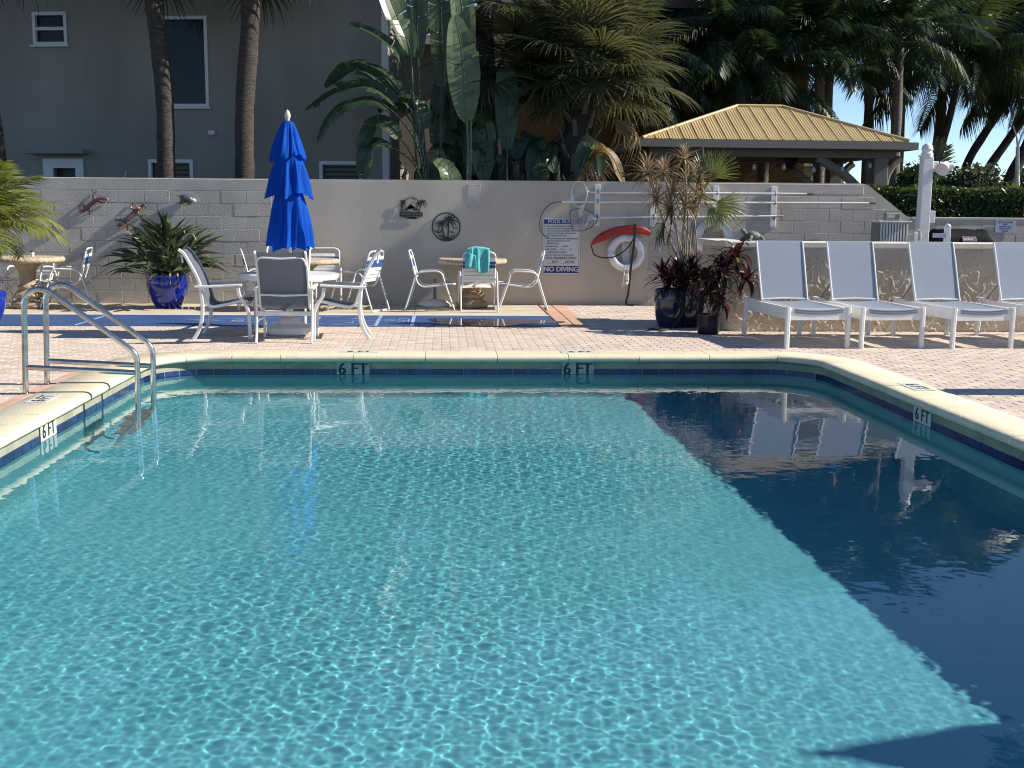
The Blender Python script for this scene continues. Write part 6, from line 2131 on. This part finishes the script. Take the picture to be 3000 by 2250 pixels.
# big blue pot with the bird of paradise bush, by the block wall
bb = thing('blue_pot_plant', 'bushy bird of paradise plant in a large glazed blue pot by the wall', 'potted plant', (-4.20, 17.66, 0))
pot(bb, [(0.0, 0.0), (0.165, 0.0), (0.19, 0.02), (0.25, 0.12), (0.295, 0.24), (0.315, 0.36), (0.31, 0.44), (0.295, 0.485), (0.305, 0.50), (0.30, 0.52), (0.275, 0.52), (0.265, 0.48), (0.0, 0.46)], M['pot_blue'])
lan = [lance_mesh('leaf', 0.40, 0.44, 0.034, M['leaf_grey'], i, 0.35 + 0.2 * i) for i in range(3)]
rr_ = random.Random(77)
for i in range(185):
    az = R(i * 137.5)
    f = i / 185
    el = R(87 - 72 * f ** 1.05 + rr_.uniform(-9, 9))
    d = Vector((math.cos(az) * math.cos(el), math.sin(az) * math.cos(el), math.sin(el)))
    if d.y > 0.45 and el < R(40):
        d.y *= 0.5
    s_ = rr_.uniform(0.85, 1.15) * (1.12 - 0.1 * f)
    obj('leaf', lan[i % 3], bb, Matrix.Translation((rr_.uniform(-0.12, 0.12), rr_.uniform(-0.1, 0.1), 0.46)) @ rot_to(d, rr_.uniform(-1.2, 1.2)) @ Matrix.Diagonal((s_, s_, s_, 1)))
for (x, y, z) in ((0.22, -0.2, 1.22), (0.36, -0.1, 1.12), (-0.33, -0.2, 1.10)):
    MB().tube([(x * 0.3, y * 0.3, 0.5), (x, y, z)], [0.008, 0.006], 5).build('flower_stalk', M['stem_green'], bb)
    mb = MB()
    for k_ in range(5):
        strip(mb, [(x, y, z), (x + 0.05 + 0.015 * k_, y - 0.01 * k_, z + 0.05 - 0.02 * k_), (x + 0.09 + 0.01 * k_, y - 0.015 * k_, z + 0.06 - 0.035 * k_)], [0.008, 0.014, 0.002], (0, 1, 0.3))
    mb.build('flower', M['leaf_dead'], bb)
for i in range(9):       # dead leaves trailing over the rim
    a = R(200 + 18 * i)
    P = smooth_path([(0.26 * math.cos(a), 0.26 * math.sin(a), 0.52), (0.36 * math.cos(a), 0.36 * math.sin(a), 0.54), (0.42 * math.cos(a), 0.42 * math.sin(a), 0.35), (0.40 * math.cos(a + 0.2), 0.40 * math.sin(a + 0.2), 0.12 + 0.1 * rr_.random())], 4)
    mb = MB()
    strip(mb, P, [0.006 + 0.006 * math.sin(k_ * 0.5) for k_ in range(len(P))], (math.sin(a), -math.cos(a), 0))
    mb.build('dead_leaf', M['leaf_dead'], bb)

# pot and palm at the left picture edge
lp_ = thing('yellow_palm', 'yellow-green palm in a blue pot cut off by the left picture edge', 'potted palm', (-5.86, 14.75, 0))
pot(lp_, [(0.0, 0.0), (0.17, 0.0), (0.2, 0.03), (0.27, 0.2), (0.305, 0.34), (0.31, 0.42), (0.30, 0.46), (0.28, 0.455), (0.27, 0.42), (0.0, 0.41)], M['pot_blue'])
trunk_obj(lp_, [(0, 0, 0.4), (0.02, 0, 0.8), (0.05, 0, 1.15)], 0.075, 0.06, M['trunk'], 10, 0.15)
yf = [frond_mesh('frond', 1.30, 0.50, 30, 0.62, 0.8, M['leaf_yellow'], 170 + i, 0.0145, 0.14, 0.50, 0.5, 0.011) for i in range(3)]
rr_ = random.Random(12)
for i in range(34):
    az = R(i * 137.5 + rr_.uniform(-10, 10))
    el = R(80 - 95 * (i / 34) ** 0.9 + rr_.uniform(-6, 6))
    d = Vector((math.cos(az) * math.cos(el), math.sin(az) * math.cos(el), math.sin(el)))
    s_ = rr_.uniform(0.72, 0.93)
    obj('frond', yf[i % 3], lp_, Matrix.Translation((0.05, 0, 1.18)) @ rot_to(d, rr_.uniform(-0.3, 0.3)) @ Matrix.Diagonal((s_, s_, s_, 1)))

# the group of pots by the planter
pg = thing('dry_dracaena', 'tall dry straw-coloured dracaena in a navy pot before the wall', 'potted plant', (3.33, 14.98, 0))
pot(pg, [(0.0, 0.0), (0.14, 0.0), (0.16, 0.02), (0.19, 0.15), (0.21, 0.32), (0.205, 0.46), (0.20, 0.485), (0.185, 0.48), (0.18, 0.45), (0.0, 0.44)], M['pot_navy'])


def rosette_mesh(name, L_, hw, n_, m, seed, lo=-30, hi=88, bend=0.3, k=6):
    rr = random.Random(seed)
    mb = MB()
    for i in range(n_):
        az = i * 2.39996 + rr.uniform(-0.2, 0.2)
        el = R(hi + (lo - hi) * (i / n_) + rr.uniform(-10, 10))
        ln = L_ * rr.uniform(0.75, 1.1)
        pts = []
        for j in range(k):
            f = j / (k - 1)
            e = el - bend * 1.6 * f * f
            pts.append(Vector((math.cos(az) * math.cos(e), math.sin(az) * math.cos(e), math.sin(e))) * (ln * f) + Vector((0, 0, -0.08 * bend * ln * f * f)))
        strip(mb, pts, [hw * max(0.08, math.sin(math.pi * min(1, 0.15 + 0.85 * j / (k - 1))) ** 0.7) for j in range(k)], (-math.sin(az), math.cos(az), 0), 0.3)
    return mb.mesh(name, m)


dry = [rosette_mesh('leaf_rosette', 0.30, 0.010, 62, M['leaf_dead'], 200 + i, -35, 88, 0.16) for i in range(3)]
base = Vector((3.33, 14.98, 0))
rr_ = random.Random(31)
for i, (x, z) in enumerate(((3.16, 2.20), (2.95, 2.03), (3.41, 1.72), (3.20, 1.62), (2.74, 2.02), (2.85, 1.68), (3.40, 1.96), (3.08, 1.78), (3.25, 1.90), (3.02, 1.55), (3.33, 1.55))):
    y = 14.9 + rr_.uniform(-0.18, 0.2)
    b0 = Vector((rr_.uniform(-0.09, 0.09), rr_.uniform(-0.09, 0.09), 0.44))
    tp = Vector((x, y, z)) - base
    mid = b0.lerp(tp, 0.5) + Vector((rr_.uniform(-0.08, 0.08), rr_.uniform(-0.05, 0.05), 0.05))
    MB().tube(smooth_path([b0, mid, tp], 5), [0.014 - 0.0007 * k_ for k_ in range(11)], 7).build('cane', M['stem'], pg, smooth=60)
    s_ = rr_.uniform(0.85, 1.15)
    obj('leaf_rosette', dry[i % 3], pg, Matrix.Translation(tp) @ Matrix.Rotation(rr_.uniform(0, 6), 4, 'Z') @ Matrix.Diagonal((s_, s_, s_, 1)))
gf = fan_mesh('green_fan', 0.22, 0.36, M['leaf_yellow'], 210, 24, 0.6, 130)
gfd = fan_mesh('green_fan', 0.22, 0.38, M['leaf_palm'], 211, 24, 0.6, 120)
for (x, z, d, mm, s_) in ((3.42, 1.80, (0.55, -0.1, 0.75), gf, 1.0), (3.42, 1.78, (0.8, -0.2, -0.45), gf, 1.05), (3.40, 1.75, (0.55, -0.3, -0.75), gf, 0.95), (3.04, 1.60, (-0.45, -0.3, -0.85), gfd, 1.05), (3.05, 1.56, (-0.15, -0.3, -0.95), gfd, 0.95), (3.36, 1.86, (0.3, 0.2, 0.9), gfd, 0.8)):
    obj('green_fan', mm, pg, Matrix.Translation(Vector((x, 14.86, z)) - base) @ rot_to(d, 1.2) @ Matrix.Diagonal((s_, s_, s_, 1)))

mr_ = thing('maroon_bromeliad', 'dark maroon spiky rosettes in the navy pot left of the dry dracaena', 'potted plant', (3.07, 14.93, 0))
pot(mr_, [(0.0, 0.0), (0.145, 0.0), (0.165, 0.02), (0.20, 0.15), (0.22, 0.33), (0.22, 0.49), (0.21, 0.515), (0.195, 0.51), (0.19, 0.48), (0.0, 0.47)], M['pot_navy'])
mar = [rosette_mesh('leaf_rosette', 0.36, 0.022, 34, M['leaf_maroon'], 220 + i, -25, 85, 0.15) for i in range(2)]
for i, (x, y, z, s_) in enumerate(((-0.03, -0.05, 0.58, 1.05), (0.10, 0.06, 0.68, 0.95), (-0.10, 0.08, 0.66, 0.95), (0.12, -0.10, 0.52, 0.9), (0.26, 0.0, 0.74, 0.95), (0.30, -0.1, 0.62, 0.9))):
    obj('leaf_rosette', mar[i % 2], mr_, Matrix.Translation((x, y, z)) @ Matrix.Rotation(i, 4, 'Z') @ Matrix.Diagonal((s_, s_, s_, 1)))
    MB().tube([(x * 0.5, y * 0.5, 0.46), (x, y, z)], [0.015, 0.012], 6).build('cane', M['stem'], mr_)

cp = thing('cordyline', 'maroon cordyline with broad leaves in the small black pot', 'potted plant', (3.40, 14.12, 0))
pot(cp, [(0.0, 0.0), (0.125, 0.0), (0.135, 0.01), (0.145, 0.10), (0.15, 0.22), (0.155, 0.235), (0.155, 0.25), (0.14, 0.25), (0.138, 0.22), (0.0, 0.21)], M['pot_black'], 32)
cor = [rosette_mesh('leaf_rosette', 0.32, 0.036, 15, M['leaf_maroon'], 230 + i, -35, 80, 0.45, 8) for i in range(2)]
oli = rosette_mesh('leaf_rosette', 0.30, 0.035, 5, M['leaf_olive'], 235, -20, 60, 0.5, 8)
for i, (x, y, z, s_) in enumerate(((0.34, 0.05, 0.98, 1.1), (0.47, -0.02, 0.68, 0.95), (0.14, 0.0, 0.78, 1.05), (0.0, -0.05, 0.52, 1.0), (-0.06, 0.02, 0.66, 1.0), (0.24, 0.1, 0.86, 1.0), (0.10, -0.1, 0.40, 0.8))):
    MB().tube(smooth_path([(rr_.uniform(-0.05, 0.05), 0, 0.2), (x * 0.35, y * 0.4, z * 0.5), (x, y, z)], 4), [0.011 - 0.0006 * k_ for k_ in range(9)], 6).build('cane', M['stem'], cp, smooth=60)
    obj('leaf_rosette', cor[i % 2], cp, Matrix.Translation((x, y, z)) @ Matrix.Rotation(i * 1.3, 4, 'Z') @ Matrix.Diagonal((s_, s_, s_, 1)))
    if i in (0, 2, 4):
        obj('leaf_rosette', oli, cp, Matrix.Translation((x, y, z - 0.03)) @ Matrix.Rotation(i * 2.1, 4, 'Z') @ Matrix.Diagonal((s_, s_, s_, 1)))
hsb = thing('hose', 'black garden hose lying beside the navy pots', 'hose', (0, 0, 0))
MB().tube(smooth_path([(2.78, 14.55, 0.016), (2.70, 14.48, 0.016), (2.80, 14.44, 0.016), (2.98, 14.5, 0.018), (3.10, 14.62, 0.10), (3.22, 14.68, 0.26), (3.33, 14.72, 0.40)], 5), 0.013, 8).build('tube', M['black'], hsb, smooth=50)
